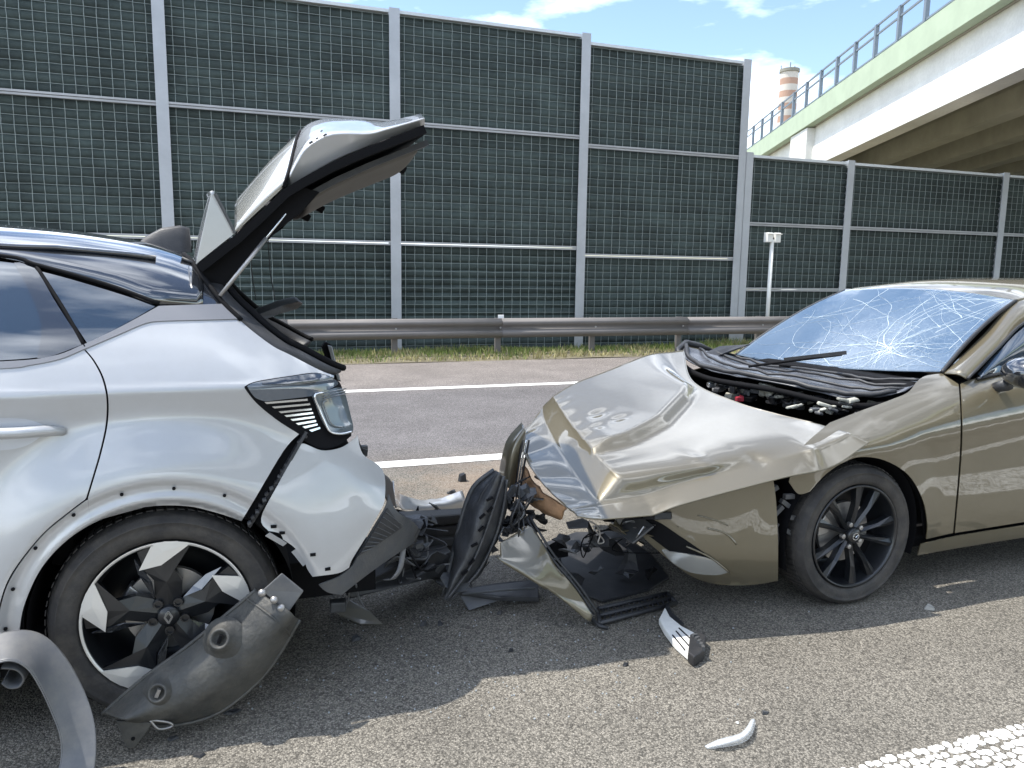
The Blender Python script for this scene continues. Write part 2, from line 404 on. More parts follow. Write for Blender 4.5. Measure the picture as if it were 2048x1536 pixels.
# ------------------------------------------------------------------ slim post with twin heads
M_WHITE = mat('white_enamel', (.78, .77, .72), .45, var=.05)
pr = empty('signal_post', (10.6, 13.5, 0), 'slim white post with two small box heads behind the guard rail', 'post')
MB().tube([(10.6, 13.5, -.05), (10.6, 13.5, 2.25)], .042, 12).build('pole', M_WHITE, pr, smooth=True)
for s in (-1, 1):
    m = MB().box((10.6+s*.10, 13.5, 2.29), (.13, .14, .20)); m.box((10.6+s*.10, 13.42, 2.36), (.15, .06, .02)); m.build('head', M_WHITE, pr, bevel=.012)
MB().box((10.6, 13.5, 2.27), (.32, .05, .04)).build('bracket', M_GR, pr)

# ------------------------------------------------------------------ road bridge
M_CONC = mat('pale_concrete', (.74, .73, .69), .8, var=.10, vscale=1.1, bump=.25, bscale=25, dirt=.28, dirtcol=(.40, .39, .35))
M_GREENC = mat('green_fascia_paint', (.38, .45, .33), .75, var=.08, vscale=1.6)
M_SOFF = mat('girder_concrete', (.34, .33, .27), .85, var=.14, vscale=1.2)
M_BRAIL = mat('blue_grey_railing', (.17, .20, .23), .5, metal=.3, var=.1)
BA = radians(23); BD = Vector((sin(BA), cos(BA), 0)); BN = Vector((BD.y, -BD.x, 0))
BR = Matrix((BN, BD, Vector((0, 0, 1)))).transposed()
def bp(a, s, z): return BN*a + BD*s + Vector((0, 0, z))
br = empty('road_bridge', bp(9, 36, 0), 'concrete road bridge with pale green fascia crossing above the barrier', 'bridge')
S0, S1 = -40.0, 44.0; TL = -.018
def bz(z, s): return z + TL*(s-24)
def girder(name, prof, mt):
    G = [[bp(a, s, bz(z, s)) for a, z in prof] for s in (S0, -15, 10, 25, S1)]
    m = MB().grid(G, wrap=True); w = len(prof)
    m.f.append(tuple(range(w))); m.f.append(tuple(len(m.v)-w+i for i in range(w)))
    return m.build(name, mt, br)
girder('fascia', [(9, 7.06), (9, 7.74), (9.28, 7.78), (9.28, 7.06)], M_GREENC)
girder('deck', [(9.29, 7.05), (9.29, 7.5), (24.5, 7.5), (24.5, 7.05)], M_SOFF)
girder('kerb', [(9.285, 7.505), (9.285, 7.70), (9.8, 7.70), (9.8, 7.505)], M_CONC)
for i in range(7):
    a = 9.32+i*1.95
    girder('girder' , [(a, 5.60), (a-.02, 6.15), (a+.06, 6.5), (a+.06, 7.045), (a+.46, 7.045), (a+.46, 6.5), (a+.56, 6.15), (a+.54, 5.60)], M_CONC if i == 0 else M_SOFF)
m = MB().box(bp(9.50, 30.8, 3.14), (.86, 2.0, 7.56), BR); m.build('pier', M_CONC, br, bevel=.02)
m = MB().box(bp(17, 36.4, 2.8), (15.5, 1.2, 6.0), BR); m.build('abutment', M_SOFF, br)
s = S0+.3
while s < 43.5:
    m = MB().box(bp(9.12, s, bz(7.76+.49, s)), (.10, .13, .99), BR); m.box(bp(9.12, s, bz(7.79, s)), (.18, .2, .03), BR)
    m.build('railing_post', M_BRAIL, br); s += 1.555
for z in (8.22+.5, 8.22+.24, 7.86):
    m = MB().bar(bp(9.12, S0, bz(z, S0)), bp(9.12, 43.4, bz(z, 43.4)), .05, .05); m.build('railing_bar', M_BRAIL, br)

# ------------------------------------------------------------------ chimney far behind
def stripe(name, c): return mat(name, c, .85, var=.08, vscale=.1)
MS = [stripe('faded_red', (.42, .27, .20)), stripe('faded_white', (.58, .54, .48))]
c0 = at(1573, 240, Y=330); cx, cy = c0.x, c0.y
ztop = at(1573, 145, Y=cy).z; unit = at(1590, 240, Y=cy).x-at(1555, 240, Y=cy).x; rad = unit*.40
ch = empty('chimney', (cx, cy, 0), 'tall red and white banded chimney far behind the bridge railing', 'chimney')
m = MB().lathe([(rad*1.5, -.1), (rad*1.08, ztop-42)], (cx, cy, 0), (0, 0, 1), 28); m.build('shaft', MS[1], ch, smooth=True)
hb = (ztop-(ztop-42))/14; z = ztop-42
for k in range(14):
    q = rad*(1.08-.06*k/14); m = MB().lathe([(q, z), (q*.995, z+hb)], (cx, cy, 0), (0, 0, 1), 28); m.build('band', MS[k % 2], ch, smooth=True); z += hb
MB().lathe([(rad*1.02, ztop), (rad*1.14, ztop+.1), (rad*1.14, ztop+1.6), (rad*.9, ztop+1.6), (rad*.9, ztop-1)], (cx, cy, 0), (0, 0, 1), 28).build('rim', mat('dark_rim', (.25, .24, .2), .8), ch)
for q in (.3, 2.2, 4.1):
    MB().tube([(cx+rad*cos(q), cy+rad*sin(q), ztop), (cx+rad*cos(q), cy+rad*sin(q), ztop+4)], .25, 6).build('lightning_rod', M_BRAIL, ch)
# ------------------------------------------------------------------ panels cut from a body surface
def resample(poly, sp):
    out = []
    n = len(poly)
    for i in range(n):
        a = Vector(poly[i][:2]); b = Vector(poly[(i+1) % n][:2]); d = (b-a).length
        if d < 1e-6: continue
        k = max(1, int(round(d/sp)))
        out += [a+(b-a)*(j/k) for j in range(k)]
    return out
def inside(p, poly):
    x, y = p; c = False; n = len(poly); j = n-1
    for i in range(n):
        xi, yi = poly[i]; xj, yj = poly[j]
        if (yi > y) != (yj > y) and x < (xj-xi)*(y-yi)/(yj-yi)+xi: c = not c
        j = i
    return c
def cdt_fill(poly, sp):
    poly = resample(poly, sp); out = []
    xs = [p.x for p in poly]; ys = [p.y for p in poly]
    cell = {}
    for p in poly: cell.setdefault((int(p.x//sp), int(p.y//sp)), []).append(p)
    y = min(ys)+sp*.5; row = 0
    while y < max(ys):
        x = min(xs)+(sp*.5 if row % 2 else 0)
        while x < max(xs):
            if inside((x, y), poly):
                ok = True; ci, cj = int(x//sp), int(y//sp)
                for a in (-1, 0, 1):
                    for b in (-1, 0, 1):
                        for p in cell.get((ci+a, cj+b), ()):
                            if (p.x-x)**2+(p.y-y)**2 < (.55*sp)**2: ok = False
                if ok: out.append(Vector((x, y)))
            x += sp
        y += sp*.87; row += 1
    v, e, f, _, _, _ = delaunay_2d_cdt(poly+out, [], [list(range(len(poly)))], 1, 1e-4)
    return v, f
def segs(*ss):
    """outline from open smooth segments; corners where segments meet"""
    out = []
    for s in ss:
        p = cr([tuple(q) for q in s], 5) if len(s) > 2 else [Vector(q) for q in s]
        if out and (out[-1]-p[0]).length < .5: p = p[1:]
        out += p
    if (out[0]-out[-1]).length < .5: out.pop()
    return out
def hit(x, y, g, y0=2.1, y1=4.5):
    d = ray(x, y); t0 = y0/d.y; t1 = y1/d.y; n = 64; best = (9e9, t0); pt = t0
    for i in range(n+1):
        t = t0+(t1-t0)*i/n; v = g(CP+d*t)
        if v <= 0:
            a, b = pt, t
            for _ in range(14):
                m = (a+b)/2
                if g(CP+d*m) > 0: a = m
                else: b = m
            return CP+d*b
        if v < best[0]: best = (v, t)
        pt = t
    return CP+d*best[1]
def grad(g, p, h=.004):
    n = Vector(((g(p+Vector((h,0,0)))-g(p-Vector((h,0,0)))), (g(p+Vector((0,h,0)))-g(p-Vector((0,h,0)))), (g(p+Vector((0,0,h)))-g(p-Vector((0,0,h))))))
    return n.normalized() if n.length > 1e-9 else Vector((0,-1,0))
def panel(name, outline, g, m, parent, sp=11, off=0., thick=.004, mirror=None, warp=None, mparent=None, flat=False, mname=None):
    v2, fs = cdt_fill([tuple(p)[:2] for p in outline], sp)
    vs = []; base = []
    for p in v2:
        q = hit(p.x, p.y, g); base.append(q)
        if off: q = q+grad(g, q)*off
        if warp: q = warp(q)
        vs.append(q)
    nv = [grad(g, q_) for q_ in base]
    F = []
    for f in fs:
        a, b, c = (vs[i] for i in f[:3]); nn = (b-a).cross(c-a)
        F.append(tuple(f) if nn.dot(nv[f[0]]+nv[f[1]]+nv[f[2]]) > 0 else tuple(reversed(f)))
    o = skin(name, vs, nv, F, m, parent, thick, flat)
    if mirror is not None:
        mi = lambda p: Vector((p.x, 2*mirror-p.y, p.z))
        mn = [Vector((n.x, -n.y, n.z)) for n in nv]
        skin(mname or name, [mi(p) for p in vs], mn, [tuple(reversed(f)) for f in F], m, mparent or parent, thick, flat)
    return o
def skin(name, vs, nv, F, m, parent, thick, flat=False):
    """sheet with thickness whose shading normals are those of the body surface"""
    n = len(vs); cnt = {}
    for f in F:
        for a, b in zip(f, f[1:]+f[:1]): cnt[(a, b)] = 1
    rim = [(a, b) for (a, b) in cnt if (b, a) not in cnt]
    V = vs+[p-q*thick for p, q in zip(vs, nv)]
    faces = list(F)+[tuple(n+i for i in reversed(f)) for f in F]+[(b, a, n+a, n+b) for a, b in rim]
    me = bpy.data.meshes.new(name); me.from_pydata(V, [], faces); me.update()
    me.materials.append(m)
    if not flat:
        for p in me.polygons: p.use_smooth = True
        ln = []
        for p in me.polygons:
            if p.index < len(F): ln += [nv[me.loops[l].vertex_index] for l in p.loop_indices]
            elif p.index < 2*len(F): ln += [-nv[me.loops[l].vertex_index-n] for l in p.loop_indices]
            else: ln += [p.normal.copy() for l in p.loop_indices]
        me.normals_split_custom_set([tuple(x) for x in ln])
    return put(name, me, parent)
def strip_tube(name, pts, g, r, m, parent, off=0., n=6, dens=4):
    path = [hit(p.x, p.y, g) for p in cr(pts, dens)]
    path = [q+grad(g, q)*off for q in path]
    return MB().tube(path, r, n).build(name, m, parent, smooth=True)
def shape(name, pts, m, parent=None, ext=(0, .02, 0), bevel=.004, smooth=False):
    """solid cut from a polygon of 3-D points"""
    return MB().prism(pts, ext).build(name, m, parent, bevel=bevel, smooth=smooth)
def sheet(name, rows, m, parent=None, n=6, solid=.004, wob=0, wsc=9, seed=0, auto=None):
    """smooth sheet through a coarse grid of 3-D points"""
    A = [cr(r, n) for r in rows]; B = [cr([A[i][j] for i in range(len(A))], n) for j in range(len(A[0]))]
    if wob:
        B = [[p+Vector((noise.noise(p*wsc+Vector((seed,0,0))), noise.noise(p*wsc+Vector((0,seed,5))), noise.noise(p*wsc+Vector((3,0,seed)))))*wob for p in r] for r in B]
    return MB().grid(B).build(name, m, parent, smooth=True, solid=solid, auto=auto)

# ------------------------------------------------------------------ car materials
M_SILVER = mat('silver_paint', (.435, .438, .442), .34, metal=.3, coat=1, coatr=.02, rvar=.03, vscale=30, dirt=.13, dirtcol=(.30, .28, .25))
M_GLOSSBLK = mat('gloss_black_paint', (.016, .018, .022), .12, coat=1, coatr=.02)
M_GLOSSBLK.node_tree.nodes['Principled BSDF'].inputs['Coat IOR'].default_value = 1.9
M_GREYTRIM = mat('grey_trim', (.20, .20, .21), .35, metal=.2, coat=.3)
M_TINT = mat('tinted_glass', (.018, .030, .045), .03, spec=.9, coat=1, coatr=.01)
M_TINT.node_tree.nodes['Principled BSDF'].inputs['Coat IOR'].default_value = 1.7
M_BLKPL = mat('black_plastic', (.022, .023, .026), .5, var=.25, vscale=14, bump=.12, bscale=180, dirt=.35, dirtcol=(.06, .055, .05))
M_DKGREY = mat('dark_grey_plastic', (.060, .063, .068), .48, var=.2, vscale=10, bump=.15, bscale=160, dirt=.4, dirtcol=(.13, .12, .10))
M_DEEP = mat('deep_black', (.007, .007, .008), .8, spec=.12)
M_SMOKE = mat('smoked_lens', (.085, .10, .12), .06, spec=.8, coat=1, coatr=.01)
M_LENS = mat('grey_lens', (.12, .14, .15), .12, spec=.7, coat=1, coatr=.02)
M_CHROME = mat('bright_reflector', (.72, .74, .76), .18, metal=.9)
M_RUBBER = mat('tyre_rubber', (.030, .028, .027), .72, var=.3, vscale=9, bump=.2, bscale=90, dirt=.75, dirtcol=(.085, .075, .063))
M_RIMBLK = mat('black_alloy', (.009, .010, .012), .34, metal=.0, coat=.25, coatr=.15)
M_MACH = mat('machined_alloy', (.70, .69, .66), .34, metal=.55)
M_STEEL = mat('bare_steel', (.36, .35, .34), .42, metal=.8, var=.2, vscale=12)
M_INTRIM = mat('tailgate_lining', (.115, .108, .098), .75, var=.1)

# ------------------------------------------------------------------ silver crossover
CY = 3.46                                   # its centre plane
SIL = empty('silver_crossover', (-.245, CY, 0), 'silver crossover with crushed rear end and raised tailgate', 'car')
C_INS = [(.2, .085), (.4, .065), (.6, .055), (.80, .052), (.92, .054), (1.00, .056), (1.06, .050), (1.095, .046), (1.125, .060), (1.20, .100), (1.30, .160), (1.40, .230), (1.50, .31), (1.62, .43), (1.8, .6)]
C_XR = [(.2, .48), (.3, .52), (.45, .60), (.6, .625), (.7, .58), (.8, .51), (.92, .42), (1.0, .392), (1.1, .355), (1.2, .30), (1.3, .20), (1.375, .12), (1.5, .02), (1.62, -.05), (1.8, -.1)]
C_ZR = [(-2.0, 1.625), (-1.5, 1.64), (-1.0, 1.635), (-.6, 1.615), (-.3, 1.575), (-.1, 1.535), (.1, 1.46), (.4, 1.30), (.7, 1.15)]
WC = Vector((-.240, 2.6, .355))
def gC(p):
    z = p.z
    ins = interp(z, C_INS)
    r = hypot(p.x-WC.x, z-WC.z)
    if r < .75:
        ins -= .055*(1-sstep(.455, .70, r))
        ins += .012*(1-sstep(.442, .474, r))
        ins += .02*(1-sstep(.375, .405, r)) - .008*sstep(.38, .408, r)*(1-sstep(.408, .436, r))
    ys = 2.56+ins; xr = interp(z, C_XR); zr = interp(p.x, C_ZR)
    y = min(p.y, 2*CY-p.y)
    a = .30
    u = max(0, (p.x-(xr-.36))/.36); v = max(0, (ys+a-y)/a); w = max(0, (z-(zr-.16))/.16)
    return (u**2.3+v**2.3+w**2.3)**(1/2.3)-1
XL = -760                                   # left end of the panels, outside the picture
win_top = [(XL, 440), (-300, 492), (0, 512), (68, 529), (140, 548), (230, 575), (318, 608)]
trim_top = [(XL, 735), (-300, 734), (0, 724), (102, 714), (167, 690), (239, 656), (318, 613)]
trim_bot = [(XL, 752), (-300, 749), (0, 738), (61, 731), (120, 719), (167, 700), (239, 669.5), (290, 648), (325, 643), (400, 641), (478, 639)]
hatch = [(478, 639), (506, 663), (547, 693), (581, 710), (639, 740), (668, 751)]
lamp_top = [(668, 757), (632, 746), (581, 752), (513, 763), (492, 772)]
lamp_low = [(489, 776), (513, 806), (554, 840), (598, 868)]
gap_l = [(598, 868), (567, 902), (509, 999), (483, 1042)]
arch_in = [(483, 1042), (435, 1026), (372, 1012), (290, 1014), (207, 1037), (137, 1078), (83, 1136), (50, 1206), (39, 1256), (30, 1330)]
arch_out = [(170, 999), (137, 1024), (83, 1070), (25, 1144), (0, 1206), (-16, 1300)]
cut = [(171, 699), (190, 722), (208, 757), (217, 800), (215, 850), (203, 905), (190, 950), (176, 996)]
panel('rear_quarter_panel', segs(trim_bot[5:], hatch, [hatch[-1], lamp_top[0]], lamp_top, lamp_low, gap_l, arch_in[:5]+[(181, 1049)], [(181, 1049), (176, 996)], list(reversed(cut))), gC, M_SILVER, SIL, sp=7.5, mirror=CY)
cutd = [(x-4, y) for x, y in cut]
door = panel('rear_door', segs(list(reversed(cutd)), [(x, y+.01) for x, y in reversed(trim_bot[:6])], [(XL, 752), (XL, 1480)], [(XL, 1480), (-30, 1410)], list(reversed(arch_out))), gC, M_SILVER, SIL, sp=11, mirror=CY)
panel('wheel_arch_flange', segs([(170, 1003), (137, 1028), (83, 1074), (27, 1148), (3, 1208), (-12, 1300)], [(-12, 1300), (30, 1330)], list(reversed(arch_in[3:])), [(207, 1037), (181, 1049)], [(181, 1049), (176, 1000)]), gC, M_SILVER, SIL, sp=8, mirror=CY)
for (x, y) in [(12, 1256), (14, 1264), (27, 1177), (72, 1095), (148, 1029), (244, 988), (348, 976), (449, 990)]:
    q = hit(x, y, gC); MB().lathe([(0, .004), (.0055, .004), (.0055, .0), (0, -.001)], q+Vector((0, -.004, 0)), (0, -1, 0), 10).build('clip_hole', M_DEEP, SIL)
# black structure just behind the skins, so that gaps read dark
panel('body_shell', segs([(XL, 430), (0, 470), (300, 500), (385, 530)], [(385, 530), (440, 606), (482, 643), (560, 702), (672, 757)], [(672, 757), (700, 870), (745, 930), (740, 985), (655, 1130)], [(655, 1130), (560, 1080), (483, 1046)], arch_in, [(30, 1330), (XL, 1440)]), gC, M_DEEP, SIL, sp=16, off=-.022, thick=.006, mirror=CY)
panel('belt_trim', segs(trim_top, [(318, 613), (444, 609)], [(444, 609), (478, 639)], list(reversed(trim_bot))), gC, M_GREYTRIM, SIL, sp=10, off=.004, mirror=CY)
panel('quarter_glass', segs([(80, 540), (140, 556), (230, 583), (312, 610)], [(312, 610), (239, 652), (174, 685)], [(174, 685), (130, 618), (80, 540)]), gC, M_TINT, SIL, sp=12, off=-.006, mirror=CY)
panel('door_glass', segs([(XL, 452), (-300, 500), (0, 520), (67, 536)], [(67, 536), (115, 612), (163, 686)], [(163, 686), (102, 708), (0, 719), (-300, 729), (XL, 730)]), gC, M_TINT, SIL, sp=13, off=-.006, mirror=CY)
panel('window_frame', segs([(28, 524), (67, 533), (115, 610), (166, 688)], [(166, 688), (102, 712), (74, 716)], [(74, 716), (82, 650), (60, 585), (28, 524)]), gC, M_GLOSSBLK, SIL, sp=11, off=-.002, mirror=CY)
strip_tube('window_seal', win_top[1:], gC, .007, M_DEEP, SIL, .002)
strip_tube('door_gap_seal', [(72, 531), (130, 622), (170, 694)], gC, .006, M_DEEP, SIL, -.001)
# roof: swept across from window top to window top
def sweep(name, xs, zlow, m, off=0, na=26):
    G = []
    for X in xs:
        row = []
        z0 = zlow(X); ys = 2.56+interp(z0, C_INS)
        a0 = atan2(z0-1.15, ys-CY)
        for k in range(na+1):
            a = a0+(pi-2*(pi-a0)-a0+0)*0 if False else a0+((pi-a0)-a0)*k/na
            d = Vector((0, cos(a), sin(a))); lo, hi = .2, 1.3; o = Vector((X, CY, 1.15))
            for _ in range(22):
                t = (lo+hi)/2
                if gC(o+d*t) > 0: hi = t
                else: lo = t
            row.append(o+d*(lo+off))
        G.append(row)
    return MB().grid(G).build(name, m, SIL, smooth=True, solid=.005)
wt = [hit(x, y, gC) for x, y in win_top]; wtab = sorted((p.x, p.z) for p in wt)
roofx = [-1.9+i*.05 for i in range(36)]+[-.12, -.10]
def rz(X): return interp(X, wtab)
roof = sweep('roof', roofx, rz, M_GLOSSBLK)
MB().tube([v.co.copy() for v in list(roof.data.vertices)[-23:-4]], .010, 8).build('roof_edge', M_BLKPL, SIL, smooth=True)
# black rear pillar between the roof and the belt trim
panel('rear_pillar', segs([(290, 500), (355, 512), (385, 530)], [(385, 530), (444, 607)], [(444, 607), (320, 608)], [(320, 608), (290, 594)]), gC, M_GLOSSBLK, SIL, sp=11, off=-.004, mirror=CY)
for sgn in (0, 1):
    path = []
    for i in range(16):
        X = -1.75+i*.10; p = Vector((X, 2.955, interp(X, C_ZR)-.045)); q = Vector((X, 2.93, 0))
        zz = 1.7
        while gC(Vector((X, 2.93, zz))) > 0 and zz > 1.2: zz -= .004
        path.append(Vector((X, 2.93 if sgn == 0 else 2*CY-2.93, zz+.010)))
    MB().tube(path, .009, 8).build('roof_rail', M_GLOSSBLK, SIL, smooth=True)
fin = [(-.36, .0), (-.33, .03), (-.27, .065), (-.20, .078), (-.165, .07), (-.16, .0)]
zf = 1.575
m = MB()
for s in (-1, 1):
    pass
m.grid([[(x, CY+w_*(1-.55*q_), zf-.03+(z+.03)*q_) for w_, q_ in ((-.034, 0), (-.030, .5), (-.018, .9), (0, 1), (.018, .9), (.030, .5), (.034, 0))] for x, z in fin]); m.build('antenna', M_BLKPL, SIL, smooth=True)
strip_tube('hatch_edge_seal', [(368, 510), (388, 530), (416, 568), (447, 608), (482, 641)], gC, .009, M_DEEP, SIL, .003)
# door handle
hp = [hit(x, y, gC) for x, y in [(-70, 866), (-20, 864), (40, 862), (95, 858), (128, 862)]]
MB().tube([p+Vector((0, -.030 if 0 < i < 4 else -.006, 0)) for i, p in enumerate(hp)], [.014, .017, .0175, .017, .013], 10).build('handle', M_SILVER, door, smooth=True)
panel('handle_recess', segs([(-90, 850), (-30, 838), (50, 838), (100, 856)], [(100, 856), (60, 888), (10, 900), (-60, 896), (-90, 850)]), gC, mat('silver_recess', (.50, .52, .56), .35, metal=.4, coat=1), door, sp=9, off=.0012, thick=.001)

# tail lamps
lamp = panel('tail_lamp', segs(lamp_top[:-1]+[(489, 773)], lamp_low, [(598, 868), (612, 884), (642, 897), (675, 892), (702, 872)], [(702, 872), (700, 845), (690, 800), (680, 768), (668, 757)]), gC, M_DEEP, SIL, sp=9, off=.002, mirror=CY)
panel('upper_lens', segs([(666, 760), (632, 749), (581, 755), (513, 766), (494, 773)], [(494, 773), (510, 794), (530, 802)], [(530, 802), (575, 797), (620, 792), (640, 786)], [(640, 786), (672, 770), (666, 760)]), gC, M_SMOKE, lamp, sp=8, off=.007, mirror=CY)
panel('dark_cover', segs([(524, 766), (581, 757), (630, 751), (640, 756)], [(640, 756), (620, 768), (560, 770), (524, 770)]), gC, M_GLOSSBLK, lamp, sp=8, off=.0115, mirror=CY)
fins = [(528, 612, 803), (543, 617, 812), (556, 620, 822), (567, 623, 830), (579, 626, 838), (590, 629, 846), (603, 632, 853), (616, 637, 860)]
for i, (x0, x1, y) in enumerate(fins):
    panel('fin', [(x0, y), (x1, y-6), (x1+1, y-2.2), (x0+5, y+3.6)], gC, M_CHROME, lamp, sp=6, off=.009, thick=.006, mirror=CY)
panel('clear_lens', segs([(622, 792), (640, 784), (672, 776), (684, 786)], [(684, 786), (694, 826), (701, 856), (699, 866)], [(699, 866), (672, 868), (654, 862)], [(654, 862), (640, 838), (630, 812), (622, 792)]), gC, M_LENS, lamp, sp=8, off=.012, thick=.008, mirror=CY)
strip_tube('lens_rim', [(640, 786), (624, 790), (632, 816), (643, 842), (655, 864), (676, 870), (698, 866)], gC, .0042, M_CHROME, lamp, .016)
strip_tube('lens_rim', [(646, 802), (640, 806), (650, 836), (660, 852), (680, 856)], gC, .003, M_LENS, lamp, .019)
for k in range(3):
    strip_tube('lens_rim', [(640, 788+k*5), (660, 783+k*5), (682, 780+k*4.5)], gC, .0022, M_SMOKE, lamp, .019)
# rear bumper: torn skin hanging off the corner
def bump_warp(q):
    t = sstep(.9, .5, q.z)
    return q+Vector((.012*t, -.035*t-.008, 0))
bumper = panel('rear_bumper', segs([(598, 893), (606, 886), (642, 900), (679, 895), (704, 879), (712, 871)], [(712, 871), (722, 908), (752, 930), (763, 952), (761, 992), (757, 1006)], [(757, 1006), (724, 1060), (693, 1108), (686, 1126)], [(686, 1126), (664, 1137), (617, 1143)], [(617, 1143), (606, 1128), (599, 1110), (580, 1086), (558, 1072)], [(558, 1072), (552, 1060), (530, 1056)], [(530, 1056), (517, 1031), (556, 962), (598, 893)]), gC, M_SILVER, SIL, sp=9, off=.006, warp=bump_warp)
for (x, y) in [(557, 1058), (616, 1100), (541, 1046), (645, 1128)]:
    q = bump_warp(hit(x, y, gC)); MB().box(q+Vector((0, -.007, 0)), (.018, .006, .010)).build('clip_slot', M_DEEP, bumper)
for i, (a, b) in enumerate([((533, 1058), (566, 1078)), ((583, 1090), (604, 1118))]):
    A = bump_warp(hit(*a, gC)); B = bump_warp(hit(*b, gC))
    MB().add([A+Vector((0, -.002, 0)), B+Vector((0, -.002, 0)), B+Vector((-.012, .006, -.012)), A+Vector((-.014, .006, -.012))], [(0, 1, 2, 3)]).build('bumper_tab', M_SILVER, bumper, solid=.003)
# perforated bracket in the gap
G1 = [hit(x, y, gC)+Vector((0, .012, 0)) for x, y in [(610, 866), (560, 955), (498, 1052)]]
br_ = MB()
for a, b in zip(G1, G1[1:]): br_.bar(a, b, .010, .05, up=(0, 1, 0))
bracket = br_.build('bumper_bracket', M_BLKPL, SIL)
rn = random.Random(2)
for k in range(16):
    t = k/15; x = 608+(500-608)*t+rn.uniform(-3, 3); y = 872+(1045-872)*t
    q = hit(x, y, gC); MB().box(q+Vector((0, -.002, 0)), (.012, .02, .008), Matrix.Rotation(rn.uniform(-.6, .6), 3, 'Y')).build('bracket_rib', M_DKGREY if k % 2 else M_BLKPL, bracket)
# lower valance of dark plastic, corner of the rear bumper
def val_warp(q): return q+Vector((.02, -.03, 0))
valance = panel('bumper_valance', segs([(762, 985), (777, 1017), (810, 1039), (825, 1057)], [(825, 1057), (810, 1082), (773, 1106), (715, 1147), (668, 1184)], [(668, 1184), (640, 1178), (624, 1163)], [(624, 1163), (664, 1147), (690, 1126)], [(690, 1126), (724, 1064), (756, 1010), (762, 985)]), gC, M_DKGREY, SIL, sp=9, off=.004, warp=val_warp, thick=.006)
panel('air_intake_mesh', [(758, 1012), (786, 1050), (740, 1082), (700, 1106)], gC, M_BLKPL, valance, sp=9, off=.009, warp=val_warp)
for k in range(9):
    t = k/9; a = (756-54*t, 1018+88*t); b = (784-70*t+6, 1048+52*t-4)
    A = val_warp(hit(*a, gC)); B = val_warp(hit(*b, gC)); MB().tube([A+Vector((0, -.014, 0)), B+Vector((0, -.014, 0))], .0022, 5).build('intake_rib', M_DKGREY, valance)
# wheel housing
MB().lathe([(.40, -.02), (.40, .36), (.0, .36)], (WC.x, 2.62, WC.z), (0, 1, 0), 36, -.35, pi+.35).build('wheel_housing', M_DEEP, SIL, smooth=True)
MB().lathe([(.40, .02), (.40, -.36), (.0, -.36)], (WC.x, 2*CY-2.62, WC.z), (0, 1, 0), 36, -.35, pi+.35).build('wheel_housing', M_DEEP, SIL, smooth=True)
# sill and floor, plain front half outside the picture
MB().box((-1.55, CY, .27), (2.0, 1.66, .12)).build('underbody', M_DEEP, SIL)
MB().box((.02, CY, .34), (.9, 1.30, .14)).build('boot_floor', M_DEEP, SIL)
MB().box((-.60, CY, .90), (.12, 1.15, .9)).build('rear_seat_back', mat('seat_cloth', (.02, .02, .022), .9), SIL, bevel=.05)
for sgn, Y in ((1, 2.62), (-1, 2*CY-2.62)):
    MB().box((-1.35, Y, .30), (1.25, .05, .20)).build('sill', M_DKGREY, SIL, bevel=.02)
fs = []
for X, hw, zb, zt in [(-1.42, .835, .25, 1.17), (-1.9, .855, .25, 1.14), (-2.4, .88, .24, 1.08), (-2.9, .89, .24, 1.02), (-3.3, .86, .25, .95), (-3.55, .74, .28, .82), (-3.62, .60, .32, .70)]:
    fs.append([Vector((X, CY+hw*s_*q, zb+(zt-zb)*t_)) for s_, q, t_ in [(-1, .9, 0), (-1, 1, .15), (-1, 1, .6), (-1, .97, .85), (-1, .88, .97), (-1, .5, 1.03), (1, .5, 1.03), (1, .88, .97), (1, .97, .85), (1, 1, .6), (1, 1, .15), (1, .9, 0)]])
MB().grid(fs).build('front_body', M_SILVER, SIL, smooth=True)
MB().grid([[(-2.62, CY+s_*.74, 1.07) for s_ in (-1, -.5, 0, .5, 1)], [(-2.2, CY+s_*.68, 1.38+.02*(1-s_*s_)) for s_ in (-1, -.5, 0, .5, 1)], [(-1.85, CY+s_*.60, 1.60+.02*(1-s_*s_)) for s_ in (-1, -.5, 0, .5, 1)]]).build('windscreen', M_TINT, SIL, smooth=True, solid=.005)

# ------------------------------------------------------------------ wheels
def disc_pt(C, r, a, o, ax=-1):           # angle a in the X-Z plane as seen from the camera side, o towards the camera
    return Vector((C.x+r*cos(a), C.y+o*ax, C.z+r*sin(a)))
def tyre(C, R, rr, w, parent, ax=-1, tread=True):
    """C is the centre of the outer face"""
    h = R-rr
    prof = [(rr-.004, -.010), (rr+.004, .004), (rr+h*.20, .011), (rr+h*.45, .014), (rr+h*.62, .012), (rr+h*.64, .0145), (rr+h*.67, .0145), (rr+h*.69, .011), (rr+h*.85, .002), (R-.008, -.012), (R-.001, -.028), (R, -w*.5), (R-.001, -w+.03), (R-.01, -w+.012), (rr+h*.5, -w-.010), (rr, -w+.01)]
    t = MB().lathe([(r, -o*ax*-1) for r, o in prof] if False else [(r, o) for r, o in prof], C, (0, ax, 0), 64).build('tyre', M_RUBBER, parent, smooth=True)
    if tread:
        m = MB()
        for k in range(72):
            a = 2*pi*k/72
            for s_, (o0, o1) in enumerate(((-.022, -w*.30), (-w*.34, -w*.64))):
                b = a+.02*s_
                P = [disc_pt(C, R+.0015, b, o0, ax), disc_pt(C, R+.0015, b+.055, o0, ax), disc_pt(C, R+.0015, b+.075, o1, ax), disc_pt(C, R+.0015, b+.02, o1, ax)]
                m.add(P, [(0, 1, 2, 3)])
        o = m.build('tread_blocks', M_RUBBER, t, solid=.003, recalc=False)
    return t
